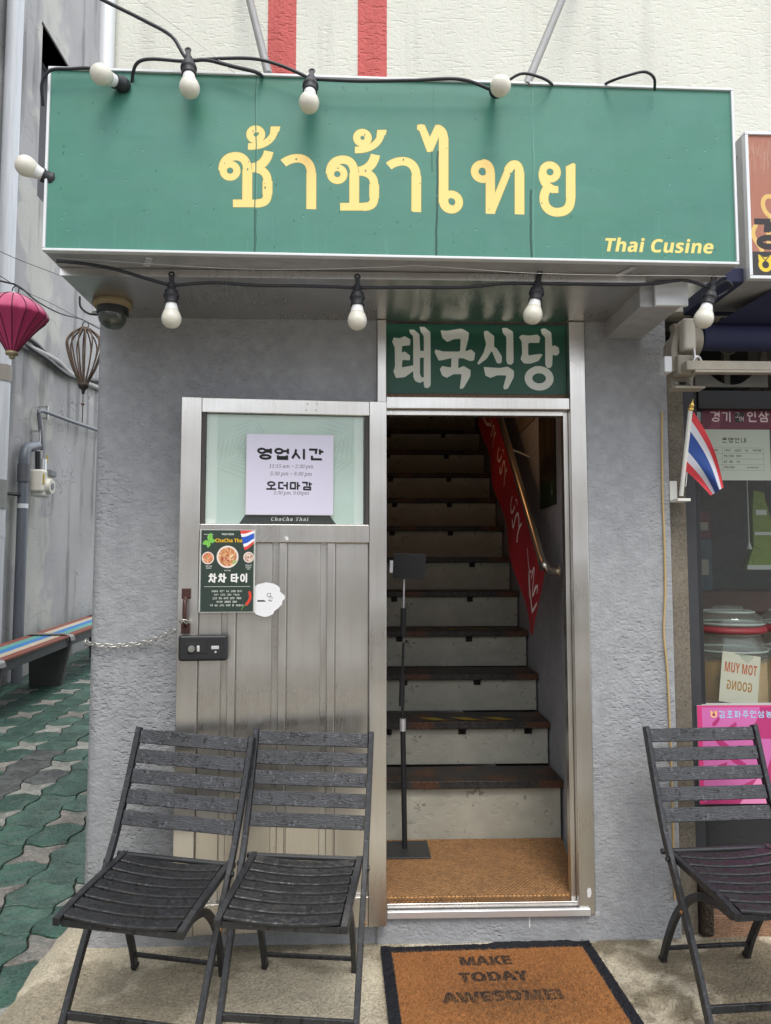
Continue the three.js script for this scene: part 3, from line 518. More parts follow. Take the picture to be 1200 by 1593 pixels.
const doorP = (x, y, z = .0215) => new THREE.Vector3(x, y, z).applyAxisAngle(new THREE.Vector3(0, 1, 0), leafA).add(new THREE.Vector3(hinge.x, 0, hinge.z));
function onDoor(px, py, off = .021) { // place on the door leaf, in its own coordinates
  const n = new THREE.Vector3(Math.sin(leafA), 0, Math.cos(leafA)), o = hinge.clone().addScaledVector(n, off), r = ray(px, py), t = o.clone().sub(camera.position).dot(n) / r.dot(n);
  const p = camera.position.clone().addScaledVector(r, t).sub(hinge); return p.applyAxisAngle(new THREE.Vector3(0, 1, 0), -leafA);
}
function sheetOn(name, label, cat, pxl, pxr, pyt, pyb, off, mat, th = .0012) {
  const a = onDoor(pxl, pyb, off), b = onDoor(pxr, pyt, off), w = b.x - a.x, h = b.y - a.y, c = doorP((a.x + b.x) / 2, (a.y + b.y) / 2, off);
  const g = thing(name, label, cat, [c.x, c.y - h / 2, c.z]); g.rotation.y = leafA;
  part('sheet', new THREE.PlaneGeometry(w, h).translate(0, h / 2, th), mat, g); part('backing', box(w + .004, h + .004, .001).translate(0, h / 2, 0), M({ color: lin(.7, .72, .7), roughness: .3 }), g);
  return g;
}
sheetOn('opening_hours_notice', 'square lilac paper notice of opening hours inside the door window', 'notice', 383, 518.5, 678, 800, .008, M({ roughness: .75, map: canvasTex(800, 720, (g, W, H) => {
  g.fillStyle = '#dcd8ec'; g.fillRect(0, 0, W, H);
  const twice = (f) => { g.save(); g.translate(4, 4); g.strokeStyle = 'rgba(90,90,100,.8)'; f(); g.restore(); g.strokeStyle = '#101512'; f(); };
  g.lineJoin = 'miter'; twice(() => hangul(g, '영업시간', 92, 116, 150, 112, 158, 18));
  twice(() => hangul(g, '오더마감', 176, 420, 102, 80, 110, 13));
  const it = (s, x, y, sz) => { g.save(); g.translate(x, y); g.transform(1, 0, -.22, 1, 0, 0); g.font = sz + 'px serif'; g.fillStyle = '#4a4852'; g.textAlign = 'center'; g.fillText(s, 0, 0); g.restore(); };
  it('11:15 am ~ 2:30 pm', 408, 300, 45); it('5:30 pm ~ 9:30 pm', 408, 368, 45); it('2:30 pm, 9:00pm', 412, 540, 42);
}) }));
sheetOn('menu_poster', 'dark green menu poster in a plastic sleeve hanging on the door', 'poster', 310, 397, 825, 952, .026, MP({ roughness: .4, clearcoat: .3, clearcoatRoughness: .2, map: canvasTex(700, 1020, (g, W, H) => {
  g.fillStyle = '#2a3a33'; g.fillRect(0, 0, W, H);
  g.textAlign = 'center'; g.fillStyle = '#e8ece6'; g.font = 'bold 30px sans-serif'; g.fillText('THAI FOOD', 350, 62); g.fillRect(45, 52, 120, 5);
  g.font = 'bold 62px sans-serif'; g.fillStyle = '#f2c318'; g.strokeStyle = '#4a3505'; g.lineWidth = 6; g.textAlign = 'left'; g.strokeText('ChaCha Thai', 188, 152); g.fillText('ChaCha Thai', 188, 152);
  const leaf = (x, y, a, l) => { g.save(); g.translate(x, y); g.rotate(a); g.fillStyle = '#7cc653'; g.beginPath(); g.moveTo(0, 0); g.quadraticCurveTo(l * .42, -l * .62, l, 0); g.quadraticCurveTo(l * .42, l * .62, 0, 0); g.fill(); g.strokeStyle = '#4f9a33'; g.lineWidth = 3; g.beginPath(); g.moveTo(0, 0); g.lineTo(l * .9, 0); g.stroke(); g.restore(); };
  leaf(112, 140, -1.35, 110); leaf(112, 140, 2.75, 92); leaf(112, 140, -.12, 84); leaf(112, 140, 1.75, 84);
  // waving flag in the corner
  g.save(); g.translate(515, 0); g.rotate(.0); const bands = [['#e0463f', 0, .17], ['#f3f3f5', .17, .33], ['#2157c4', .33, .68], ['#f3f3f5', .68, .84], ['#e0463f', .84, 1]];
  for (const [c, a, b] of bands) { g.fillStyle = c; g.beginPath(); const x = (s, t) => [-8 + 190 * s + t * 62 * (1 - s), -20 + t * 250 + (1 - s) * 22 - s * t * 60 + 8 * Math.sin(s * 5)]; for (let s = 0; s <= 1.01; s += .1) g.lineTo(...x(s, a)); for (let s = 1; s >= -.01; s -= .1) g.lineTo(...x(s, b)); g.fill(); } g.restore();
  const plate = (x, y, r, base, cols) => { g.fillStyle = '#eadfd8'; g.beginPath(); g.arc(x, y, r, 0, 7); g.fill(); g.fillStyle = base; g.beginPath(); g.arc(x, y, r * .84, 0, 7); g.fill(); g.save(); g.beginPath(); g.arc(x, y, r * .82, 0, 7); g.clip(); g.lineCap = 'round'; for (let i = 0; i < 120; i++) { g.strokeStyle = cols[Math.floor(rnd() * cols.length)]; g.lineWidth = rr(3, 8) * r / 110; const a = rnd() * 6.3, q = rnd() * r * .75, cx = x + Math.cos(a) * q, cy = y + Math.sin(a) * q; g.beginPath(); g.arc(cx, cy, rr(.08, .3) * r, a, a + rr(1, 3)); g.stroke(); } g.restore(); };
  plate(352, 335, 140, '#c98a5a', ['#e9b98b', '#d88458', '#b5543b', '#f0d3a8', '#8f3a2c', '#dcae6c']); plate(100, 350, 78, '#d8754f', ['#e78a5a', '#c2452e', '#efc7a3', '#5f9a5a']); plate(622, 340, 68, '#c9a893', ['#e8d8c8', '#a84a38', '#f0e6da', '#7c3528']);
  g.fillStyle = '#9fb56a'; g.beginPath(); g.ellipse(440, 400, 34, 20, -.8, 0, 7); g.fill();
  g.fillStyle = '#e6e8e4'; g.font = 'bold 18px sans-serif'; g.textAlign = 'center'; g.fillText('TOM YUM', 112, 458); g.fillText('GOONG', 112, 482); g.fillText('PAD THAI', 352, 512); g.fillText('KHAO SOI', 622, 446); g.fillText('NOODLE', 622, 470); g.fillText('SOUP', 622, 494);
  g.lineJoin = 'round'; g.lineCap = 'round'; g.strokeStyle = '#e9e9e6'; hangul(g, '차차', 112, 540, 108, 120, 122, 21); hangul(g, '타이', 392, 540, 108, 120, 122, 21);
  g.fillStyle = '#d5d9d2'; g.fillRect(60, 704, 586, 5);
  g.strokeStyle = '#e4e6e1'; g.lineJoin = 'miter';
  ['차차타이 주문과 주소 요청을 합니다', '주간의 시간이 고향수 있습니다', '고소한 향내 새우향 얼큰한 국물에', '부드러운 새콤달콤 감칠맛', '가득 해산 쌀국수 푸짐한 를 가능합니다'].forEach((s, i) => hangul(g, s, 350 - s.length * 10.2, 752 + i * 44, 19, 24, 20.4, 3));
  g.strokeStyle = '#d8402f'; g.lineWidth = 34; g.lineCap = 'round'; g.beginPath(); g.moveTo(640, 780); g.quadraticCurveTo(672, 860, 600, 930); g.stroke(); g.strokeStyle = '#5b8f3c'; g.lineWidth = 9; g.beginPath(); g.moveTo(596, 936); g.quadraticCurveTo(545, 960, 540, 1000); g.stroke();
  g.fillStyle = '#dfe3de'; for (let y = 4; y < H; y += 13) { g.fillRect(0, y, 13, 7); g.fillRect(W - 13, y, 13, 7); }
}) }));
{ // no-smoking sticker, torn round its edge
  const a = onDoor(413, 932, .0216), pts = []; for (let i = 0; i < 40; i++) { const t = i / 40 * 6.283; let r = .064 * (1 + .22 * (fbm(i / 40, .3, 12, 4, 3, 401) - .5)); if (Math.abs(t - .1) < .2) r *= 1.16; if (Math.abs(t - .5) < .12) r *= .9; if (Math.abs(t - 5.6) < .3) r *= .92; pts.push(new THREE.Vector2(Math.cos(t) * r, Math.sin(t) * r)); }
  const c = doorP(a.x, a.y, .013), g = thing('no_smoking_sticker', 'torn round white no smoking sticker on the steel door', 'sticker', [c.x, c.y - .066, c.z]); g.rotation.y = leafA;
  const sg = new THREE.ExtrudeGeometry(new THREE.Shape(pts), { depth: .0008, bevelEnabled: false });
  part('sheet', sg.translate(0, .066, 0), M({ color: lin(.78, .79, .82), roughness: .5 }), g);
  const k = M({ color: lin(.02, .02, .02), roughness: .6 }), fl = (pts2) => part('print', new THREE.ExtrudeGeometry(new THREE.Shape(pts2.map(([x, y]) => new THREE.Vector2(x, y))), { depth: .0003, bevelEnabled: false }).translate(0, .066, .0008), k, g);
  fl([[-.03, -.004], [-.005, -.004], [.003, -.010], [-.03, -.010]]); fl([[.010, -.004], [.016, -.004], [.016, -.010]]); fl([[.018, -.004], [.020, -.004], [.020, -.010], [.018, -.010]]); fl([[.0225, -.004], [.0245, -.004], [.0245, -.010], [.0225, -.010]]);
  part('print', tube([[.012, .022, 0], [.006, .018, 0], [.008, .010, 0], [.016, .009, 0], [.017, -.001, 0]].map(([x, y]) => [x, y + .066, .001]), .0009, 30, 6), k, g);
  part('print', tube([[.012, .022, 0], [.02, .020, 0], [.019, .010, 0], [.025, .008, 0], [.025, -.001, 0]].map(([x, y]) => [x, y + .066, .001]), .0009, 30, 6), k, g);
}
{ // chain from the wall corner to the door handle
  const A = new THREE.Vector3(-1.078, 1.196, -.02), B = doorP(-leafW + .032, 1.290, .062), zc = .02;
  const ch = thing('chain', 'thin steel chain from the wall corner to the door handle', 'chain', [A.x, A.y, A.z]);
  const pts = [A, onZ(150, 1003, .018), onZ(190, 1004, .02), onZ(225, 999, .025), onZ(260, 986, .05), onZ(290, 972, .11), B], c = curve(pts), L = c.getLength(), n = Math.round(L / .0235), zincC = M({ color: lin(.62, .61, .58), metalness: .9, roughness: .38 });
  const link = new THREE.TorusGeometry(.0088, .0024, 8, 18); link.scale(1.75, 1, 1);
  const anchor = part('eye_bolt', new THREE.TorusGeometry(.012, .003, 8, 16), zincC, ch, [0, 0, 0], [0, Math.PI / 2, 0]);
  for (let i = 0; i < n; i++) {
    const t = (i + .5) / n, p = c.getPointAt(t).sub(A), d = c.getTangentAt(t), m = part('link', link, zincC, ch, [p.x, p.y, p.z]);
    m.quaternion.setFromUnitVectors(new THREE.Vector3(1, 0, 0), d).multiply(new THREE.Quaternion().setFromAxisAngle(new THREE.Vector3(1, 0, 0), (i % 2 ? Math.PI / 2 : 0) + .5));
  }
  part('loop', new THREE.TorusGeometry(.017, .0026, 8, 20).rotateX(Math.PI / 2 - .5), zincC, ch, B.clone().sub(A).toArray());
}

solo('switch_plate', 'narrow cream plate on the grey wall beside the door lock edge', 'plate', rbox(.034, .19, .014, .005), M({ color: lin(.66, .62, .52), roughness: .5 }), onZ(291, 745, .009).toArray());
{ const chip = (nm, label, px, py, z, pts, s) => { const p = onZ(px, py, z); return solo(nm, label, 'paint mark', new THREE.ExtrudeGeometry(new THREE.Shape(pts.map(([a, b]) => new THREE.Vector2(a * s, b * s))), { depth: .0008, bevelEnabled: false }), M({ color: lin(.72, .73, .74), roughness: .6 }), p.toArray()); };
  chip('paint_mark', 'small white paint blob at the foot of the right door jamb', 917, 1389, .0185, [[-3, -8], [2, -7], [4, 0], [3, 7], [-1, 9], [-4, 4]], .0022);
  chip('paint_mark', 'thin white paint drip on the grey step below the threshold', 824, 1432, .0125, [[-1, -10], [1, -10], [1.2, 8], [-.6, 10]], .0026);
  const a = onDoor(446, 838, .0216), c = doorP(a.x, a.y, .0202); const m = solo('paint_mark', 'small white paint chip on the middle rail of the door', 'paint mark', new THREE.ExtrudeGeometry(new THREE.Shape([[-4, 2], [-1, 5], [3, 3], [4, -2], [0, -4]].map(([x, y]) => new THREE.Vector2(x * .002, y * .002))), { depth: .0008, bevelEnabled: false }), M({ color: lin(.74, .74, .74), roughness: .6 }), c.toArray()); m.rotation.y = leafA; }

// ------------------------------------------------------------------ festoon lights
const glassW = MP({ color: lin(.82, .80, .70), roughness: .22, transmission: .15, thickness: 0 }), neckW = M({ color: lin(.82, .82, .82), roughness: .3 });
const globeG = lathe([[.0, -.098], [.010, -.0972], [.020, -.093], [.028, -.085], [.0325, -.074], [.0335, -.065], [.032, -.056], [.0285, -.046], [.0245, -.038]]);
const neckG = lathe([[.0248, -.0375], [.022, -.03], [.0195, -.018], [.0185, -.004], [.017, 0]]);
const socketG = lathe([[.0, .062], [.012, .062], [.014, .058], [.0145, .04], [.0215, .034], [.0235, .028], [.0235, .020], [.0265, .018], [.0265, .012], [.0225, .010], [.0215, -.006], [.0235, -.009], [.0235, -.013], [.018, -.013], [.0175, .0]]);
const lugG = mergeGeometries([box(.016, .034, .008).translate(0, .072, 0), new THREE.TorusGeometry(.008, .0035, 8, 16).translate(0, .092, 0).toNonIndexed()].map((g) => { g.deleteAttribute('uv'); return g; }));
const bulbs = {};
function festoon(px, py, z, dir, label) { // px, py: middle of the globe
  const p = onZ(px, py, z), d = new THREE.Vector3(...dir).normalize(), b = p.clone().addScaledVector(d, -.066);
  const g = thing('festoon_bulb', label, 'light bulb', b.toArray(), 'bulbs of the string lights'); turnTo(g, dir);
  part('globe', globeG, glassW, g); part('neck', neckG, neckW, g); const s = part('socket', socketG, rubber, g); part('lug', lugG, rubber, s);
  return { p: b.clone().addScaledVector(d, -.052), top: b.clone().addScaledVector(d, -.08) };
}
const zu = .625;
const f1 = festoon(157, 116, zu + .02, [-.55, -.16, .8], 'unlit white bulb pointing sideways over the top left corner of the green sign');
const f2 = festoon(295, 137, zu + .01, [.10, -1, .22], 'unlit white bulb hanging upright from two crossing cables above the green sign');
const f3 = festoon(481, 160, zu + .02, [-.03, -1, .38], 'unlit white bulb hanging over the green sign between the two red stripes');
const f4 = festoon(779, 134, zu + .06, [-.02, -.45, .9], 'unlit white bulb pointing at the street beside the bare support rod');
const f5 = festoon(40, 258, zu - .03, [-.8, .28, .5], 'unlit white bulb sticking out from the end of the green sign above the alley');
const zl = .47;
const f6 = festoon(267, 496, zl, [.03, -1, .05], 'unlit white bulb hanging under the sign next to the dome camera');
const f7 = festoon(556, 499, zl, [0, -1, .05], 'unlit white bulb hanging under the sign before the grey wall left of the transom');
const f8 = festoon(829, 490, zl, [-.2, -1, .1], 'unlit white bulb hanging in front of the Korean lettering');
const f9 = festoon(1095, 496, zl + .02, [-.32, -1, .1], 'unlit white bulb hanging under the sign beside the navy awning');
{
  const cable = M({ color: lin(.022, .023, .030), roughness: .45 });
  const up = (a, z = zu - .02) => a.map(([x, y, dz = 0]) => onZ(x, y, z + dz));
  const c1 = thing('light_cable', 'black cable of the string lights along the top of the green sign', 'cable');
  part('cable_run', tube([...up([[67, 165, -.04], [66, 128, -.01], [78, 110, 0], [110, 107]]), ...up([[150, 108, -.005]]), f1.p], .0055, 60), cable, c1);
  part('cable_run', tube([f1.p, ...up([[215, 97], [290, 95], [345, 91], [400, 92], [440, 103]]), f3.p], .0055, 60), cable, c1);
  part('cable_run', tube([f3.p, ...up([[510, 124], [560, 126], [640, 125], [720, 124]]), f4.p], .0058, 60), cable, c1);
  part('cable_run', tube([f4.p, ...up([[810, 115], [840, 120], [858, 130, -.05], [862, 140, -.12]])], .0048, 40), cable, c1);
  part('cable_run', tube(up([[935, 140, -.12], [945, 129, -.05], [975, 118], [1005, 112], [1017, 120], [1019, 140, -.05]]), .0048, 40), cable, c1);
  const c2 = thing('light_cable', 'black overhead cable coming down from the wall top to the bulb', 'cable');
  part('cable_run', tube([...up([[60, -60, -.3], [155, -3], [225, 32], [268, 57]]), f2.p, ...up([[320, 93], [365, 104], [398, 112], [412, 122, -.08]])], .0062, 70), cable, c2);
  const w2 = solo('guy_wire', 'thin steel wire stretched to the top of the sign', 'wire', tube(up([[170, -30, -.1], [300, 60], [365, 113]]), .0012, 20, 5), zincGrey);
  const c3 = thing('light_cable', 'black cable of the string lights slung under the green sign', 'cable');
  const lo = (a) => a.map(([x, y, dz = 0]) => onZ(x, y, zl + dz));
  part('cable_run', tube([...lo([[88, 406, .08], [130, 410, .04], [180, 419, .02], [230, 434]]), f6.p], .006, 50), cable, c3);
  part('cable_run', tube([f6.p, ...lo([[330, 440], [400, 444], [480, 445]]), f7.p], .006, 50), cable, c3);
  part('cable_run', tube([f7.p, ...lo([[640, 447], [720, 447], [790, 441]]), f8.p], .006, 50), cable, c3);
  part('cable_run', tube([f8.p, ...lo([[900, 442], [960, 443], [1020, 441], [1065, 436]]), f9.p], .006, 50), cable, c3);
  part('cable_run', tube([f9.p, ...lo([[1130, 437, .02], [1139, 444, .02], [1132, 452], [1116, 462]])], .0045, 40), cable, c3);
  solo('guy_wire', 'thin steel wire running along the underside of the sign', 'wire', tube(lo([[90, 401, .07], [400, 419, .06], [630, 414, .06], [640, 413, .06], [830, 425, .06], [1130, 430, .06]]), .0011, 60, 5), zincGrey);
}

// ------------------------------------------------------------------ dome camera under the soffit
{
  const p = onY(176, 470, SOF - .024), g = thing('security_camera', 'smoked dome camera in a foam ring under the steel soffit', 'camera', [p.x, p.y, Math.min(p.z, .2)]);
  const c = onZ(176, 470, g.position.z); g.position.x = c.x;
  const foam = new THREE.TorusGeometry(.058, .014, 10, 40); foam.rotateX(Math.PI / 2); { const q = foam.attributes.position; for (let i = 0; i < q.count; i++) { const k = 1 + .16 * (fbm(i * .013, i * .029, 30, 30, 2, 501) - .5); q.setXYZ(i, q.getX(i) * k, q.getY(i) * 1.1, q.getZ(i) * k); } foam.computeVertexNormals(); }
  part('foam_ring', foam, M({ color: lin(.52, .42, .25), roughness: .9, bumpMap: concreteH, bumpScale: .006 }), g, [0, -.010, 0]);
  part('housing', lathe([[.0, 0], [.056, 0], [.058, -.01], [.058, -.045], [.054, -.05]], 32), black, g);
  part('dome', lathe([[.052, -.048], [.0525, -.06], [.048, -.078], [.038, -.093], [.022, -.103], [.0, -.106]], 32), MP({ color: lin(.05, .06, .05), roughness: .06, clearcoat: 1, clearcoatRoughness: .05 }), g);
  part('cable', tube([[-.058, -.05, 0], [-.09, -.045, 0], [-.12, -.02, 0], [-.125, .02, 0]], .004, 24), rubber, g);
}

// ------------------------------------------------------------------ folding chairs
const shiftUV = (geo, a, b) => { const q = geo.clone(), uv = q.attributes.uv; for (let i = 0; i < uv.count; i++) uv.setXY(i, uv.getX(i) + a, uv.getY(i) + b); return q; };
function chair() {
  const g = new THREE.Group(), W = .44, hw = W / 2;
  const railC = [[.245, 0], [.15, .2], [.035, .40], [-.035, .52], [-.10, .68], [-.168, .882]];
  const rail = bentBar(railC, .030, .018, 40).rotateY(-Math.PI / 2);   // (a, b) -> z, y
  for (const s of [-1, 1]) part('side_rail', rail, chairMetal, g, [s * (hw - .009), 0, 0]);
  const rc = curve(railC.map(([a, b]) => [a, b, 0]));
  const at = (y) => { let lo = 0, hi = 1; for (let i = 0; i < 30; i++) { const m = (lo + hi) / 2; rc.getPoint(m).y < y ? (lo = m) : (hi = m); } return rc.getPoint(lo).x; };
  const slat = rbox(W - .04, .050, .012, .003);
  for (let i = 0; i < 5; i++) { const y = .852 - i * .067, a = Math.atan2(at(y + .02) - at(y - .02), .04); part('back_slat', shiftUV(slat, i * .137, i * .083), slatMat, g, [0, y, at(y) + .002], [a, 0, 0]); }
  // seat
  const sr = bentBar([[-.075, .452], [.10, .446], [.27, .437], [.372, .424]], .024, .022, 20).rotateY(-Math.PI / 2);
  for (const s of [-1, 1]) part('seat_rail', sr, chairMetal, g, [s * (hw - .034), 0, 0]);
  const sl = bentBar([[-.172, 0], [-.08, -.010], [0, -.013], [.08, -.010], [.172, 0]], .012, .047, 20, .003);
  triUV(sl);
  for (let i = 0; i < 7; i++) { const z = -.028 + i * .0605; part('seat_slat', shiftUV(triUV(sl), i * .21, i * .057), wetSlat, g, [0, lerp(.455, .436, i / 6), z], [.045, 0, 0]); }
  part('seat_tube', cyl(.010, .010, W - .02, 14).rotateZ(Math.PI / 2), chairMetal, g, [0, .452, -.070]);
  part('seat_apron', rbox(W - .08, .022, .014, .003), chairMetal, g, [0, .412, .345]);
  // curved rear legs
  const rl = bentBar([[.30, .395], [.20, .392], [.08, .355], [-.05, .245], [-.14, .10], [-.185, .0]], .026, .018, 30).rotateY(-Math.PI / 2);
  for (const s of [-1, 1]) { const l = part('rear_leg', rl, chairMetal, g, [s * (hw - .058), 0, 0]); part('rubber_foot', rbox(.021, .016, .032, .004), blackMatt, l, [0, .008, -.184]); }
  part('cross_bar', rbox(W - .115, .014, .014, .003), chairMetal, g, [0, .060, -.160]);
  part('cross_bar', rbox(W - .03, .026, .012, .003), chairMetal, g, [0, .062, .216]);
  for (const s of [-1, 1]) { part('rivet', cyl(.009, .009, .006, 12).rotateZ(Math.PI / 2), chairMetal, g, [s * (hw + .003), .452, .0]); part('rivet', cyl(.006, .006, .005, 12).rotateZ(Math.PI / 2), M({ color: lin(.3, .14, .05), roughness: .7 }), g, [s * (hw + .002), .31, .088]); }
  return g;
}
const proto = chair();
function placeChair(x, z, turn, roll, label) {
  const c = proto.clone(); c.name = numbered('folding_chair'); c.userData = { label, category: 'chair', group: 'black slatted folding chairs' };
  c.rotation.order = 'ZYX'; c.rotation.set(0, turn, roll); c.scale.y = .962; c.position.set(x, .049, z); scene.add(c);
}
placeChair(-.672, .36, -.13, -.06, 'black slatted folding chair in front of the bare grey wall corner');
placeChair(-.20, .36, -.10, -.015, 'black slatted folding chair in front of the stainless steel door');
placeChair(1.283, .335, .06, 0, 'black slatted folding chair in front of the ginseng shop window');

// ------------------------------------------------------------------ door mats
{
  const a = onY(601, 1468, .065), b = onY(925, 1466, .065), w = .80, L = .62, W = 1024, H = 800;
  const bordered = canvasTex(W, H, (g) => {
    g.fillStyle = '#9a6638'; g.fillRect(0, 0, W, H);
    for (let i = 0; i < 52000; i++) { const k = rnd(); g.strokeStyle = `rgba(${k < .4 ? '96,52,20' : k < .75 ? '196,130,70' : '150,90,42'},.5)`; g.lineWidth = rr(.8, 1.8); const x = rnd() * W, y = rnd() * H, q = rr(-1, 1) + 1.57; g.beginPath(); g.moveTo(x, y); g.lineTo(x + Math.cos(q) * 9, y + Math.sin(q) * 9); g.stroke(); }
    for (let i = 0; i < 5200; i++) { const qa = rnd() + rnd() + rnd() - 1.5, qb = rnd() + rnd() + rnd() - 1.5; g.fillStyle = 'rgba(40,24,12,.085)'; g.beginPath(); g.ellipse(540 + qa * 330, 440 + qb * 210, rr(2, 9), rr(3, 12), 0, 0, 7); g.fill(); }
    g.fillStyle = 'rgba(16,16,20,.9)'; g.textAlign = 'center'; g.font = 'bold 100px sans-serif'; const t = (s, x, y, w) => { g.save(); g.translate(x, y); const m = g.measureText(s).width; g.scale(w / m, .98); g.lineWidth = 8; g.strokeStyle = 'rgba(16,16,20,.7)'; g.strokeText(s, 0, 0); g.fillText(s, 0, 0); g.restore(); };
    t('MAKE', 480, 184, 250); t('TODAY', 490, 318, 310); t('AWESOME!', 500, 470, 520);
    for (let i = 0; i < 9000; i++) { const x = rr(180, 820), y = rr(80, 490); g.strokeStyle = `rgba(${rnd() < .5 ? '150,90,44' : '90,52,24'},.55)`; g.lineWidth = 1.4; g.beginPath(); g.moveTo(x, y); g.lineTo(x + rr(-4, 4), y + rr(4, 10)); g.stroke(); }
    g.fillStyle = '#14161d'; const B = 52; g.fillRect(0, 0, W, B); g.fillRect(0, H - B, W, B); g.fillRect(0, 0, B, H); g.fillRect(W - B, 0, B, H);
    for (let i = 0; i < 16000; i++) { const e = Math.floor(rnd() * 4), s = rr(0, B + 4); const [x, y] = e === 0 ? [rnd() * W, s] : e === 1 ? [rnd() * W, H - s] : e === 2 ? [s, rnd() * H] : [W - s, rnd() * H]; g.strokeStyle = `rgba(${rnd() < .6 ? '50,54,68' : '10,11,15'},.5)`; g.lineWidth = 1.2; g.beginPath(); g.moveTo(x, y); g.lineTo(x + rr(-5, 5), y + rr(-5, 5)); g.stroke(); }
  });
  const furH = tex(512, 512, (u, v) => .5 + .8 * (fbm(u, v, 110, 70, 3, 521) - .5), false, .5);
  const nx = 80, nz = 62, top = new THREE.PlaneGeometry(w, L, nx, nz).rotateX(-Math.PI / 2), q = top.attributes.position;
  for (let i = 0; i < q.count; i++) { const x = q.getX(i), z = q.getZ(i); q.setY(i, .016 + .003 * (hash(i, 3, 1) - .5) + .004 * (fbm(x + 1, z + 1, 6, 6, 3, 523) - .5) + .006 * sst(.26, .31, -z) * sst(.0, .3, Math.sin(x * 9))); }
  top.computeVertexNormals();
  const uv2 = top.attributes.uv; const g = thing('door_mat', 'brown coir doormat with dark navy border and faded wording', 'doormat', [(a.x + b.x) / 2 - .01, .049, a.z + L / 2 + .015]); g.rotation.y = .03;
  part('pile', top, M({ map: bordered, roughness: .95, bumpMap: (() => { const t = furH.clone(); t.repeat.set(1.6, 1.24); return t; })(), bumpScale: .006 }), g);
  part('backing', rbox(w - .006, .009, L - .006, .003), blackMatt, g, [0, .005, 0]);
  // stray fibres of the pile
  const fg = new THREE.ConeGeometry(.0007, .011, 3).translate(0, .0055, 0);
  const shades = [['coir_fibre', lin(.36, .18, .065), 9000], ['coir_fibre', lin(.20, .085, .03), 3500], ['border_fibre', lin(.012, .013, .020), 4500]];
  for (const [nm, c, n] of shades) {
    const im = new THREE.InstancedMesh(fg, M({ color: c, roughness: .9 }), n); im.name = nm; im.userData.kind = 'stuff'; shadow(im);
    const m4 = new THREE.Matrix4(), qq = new THREE.Quaternion(), e = new THREE.Euler();
    for (let i = 0; i < n; i++) {
      let x, z; if (nm === 'border_fibre') { const s = Math.floor(rnd() * 4), o = rr(0, .038); [x, z] = s === 0 ? [rr(-w / 2, w / 2), -L / 2 + o] : s === 1 ? [rr(-w / 2, w / 2), L / 2 - o] : s === 2 ? [-w / 2 + o, rr(-L / 2, L / 2)] : [w / 2 - o, rr(-L / 2, L / 2)]; }
      else do { x = rr(-w / 2 + .04, w / 2 - .04); z = rr(-L / 2 + .04, L / 2 - .04); } while (c.r > .3 && Math.abs(x + .02) < .2 && z < .02 && z > -.25 && rnd() < .75);
      e.set(rr(-1, 1), rr(0, 6), rr(-1, 1)); qq.setFromEuler(e); const s = rr(.6, 1.3); m4.compose(new THREE.Vector3(x, .015, z), qq, new THREE.Vector3(s, s, s)); im.setMatrixAt(i, m4);
    }
    g.add(im);
  }
}
{
  const wv = tex(512, 512, (u, v) => { const x = u * 26, y = v * 40, i = Math.floor(y), fx = ((x + (i % 2) * .5) % 1) - .5, fy = y - i - .5; return .2 + .75 * Math.sqrt(Math.max(0, 1 - Math.pow(fx / .52, 2) - Math.pow(fy / .55, 2))) + .35 * (fbm(u, v, 90, 120, 2, 531) - .5); }, false, .42);
  const cc = tex(512, 512, (u, v) => { const x = u * 26, y = v * 40, i = Math.floor(y), fx = ((x + (i % 2) * .5) % 1) - .5, fy = y - i - .5, j = Math.floor(x + (i % 2) * .5); const k = .64 + .10 * (hash(j % 26, i, 7) - .5) + .24 * (fbm(u, v, 90, 120, 2, 533) - .5) + .06 * (fbm(u, v, 4, 4, 4, 537) - .5) - .10 * sst(.25, .5, Math.max(Math.abs(fx), Math.abs(fy))); return [k * 1.10, k * .82, k * .54]; }, true, .42);
  const P = [[.098, -.03], [.865, -.03], [.952, -.622], [.098, -.622]], s = new THREE.Shape(P.map(([x, z]) => new THREE.Vector2(x, -z)));
  const g = new THREE.ExtrudeGeometry(s, { depth: .010, bevelEnabled: true, bevelThickness: .003, bevelSize: .003, bevelOffset: -.003, bevelSegments: 2 }); g.rotateX(-Math.PI / 2);
  const o = solo('entrance_mat', 'plain woven tan coir mat inside the doorway at the stair foot', 'doormat', triUV(g.translate(-.5, 0, .33)), M({ map: cc, roughness: .95, bumpMap: wv, bumpScale: .010 }), [.5, .1985, -.33]);
}

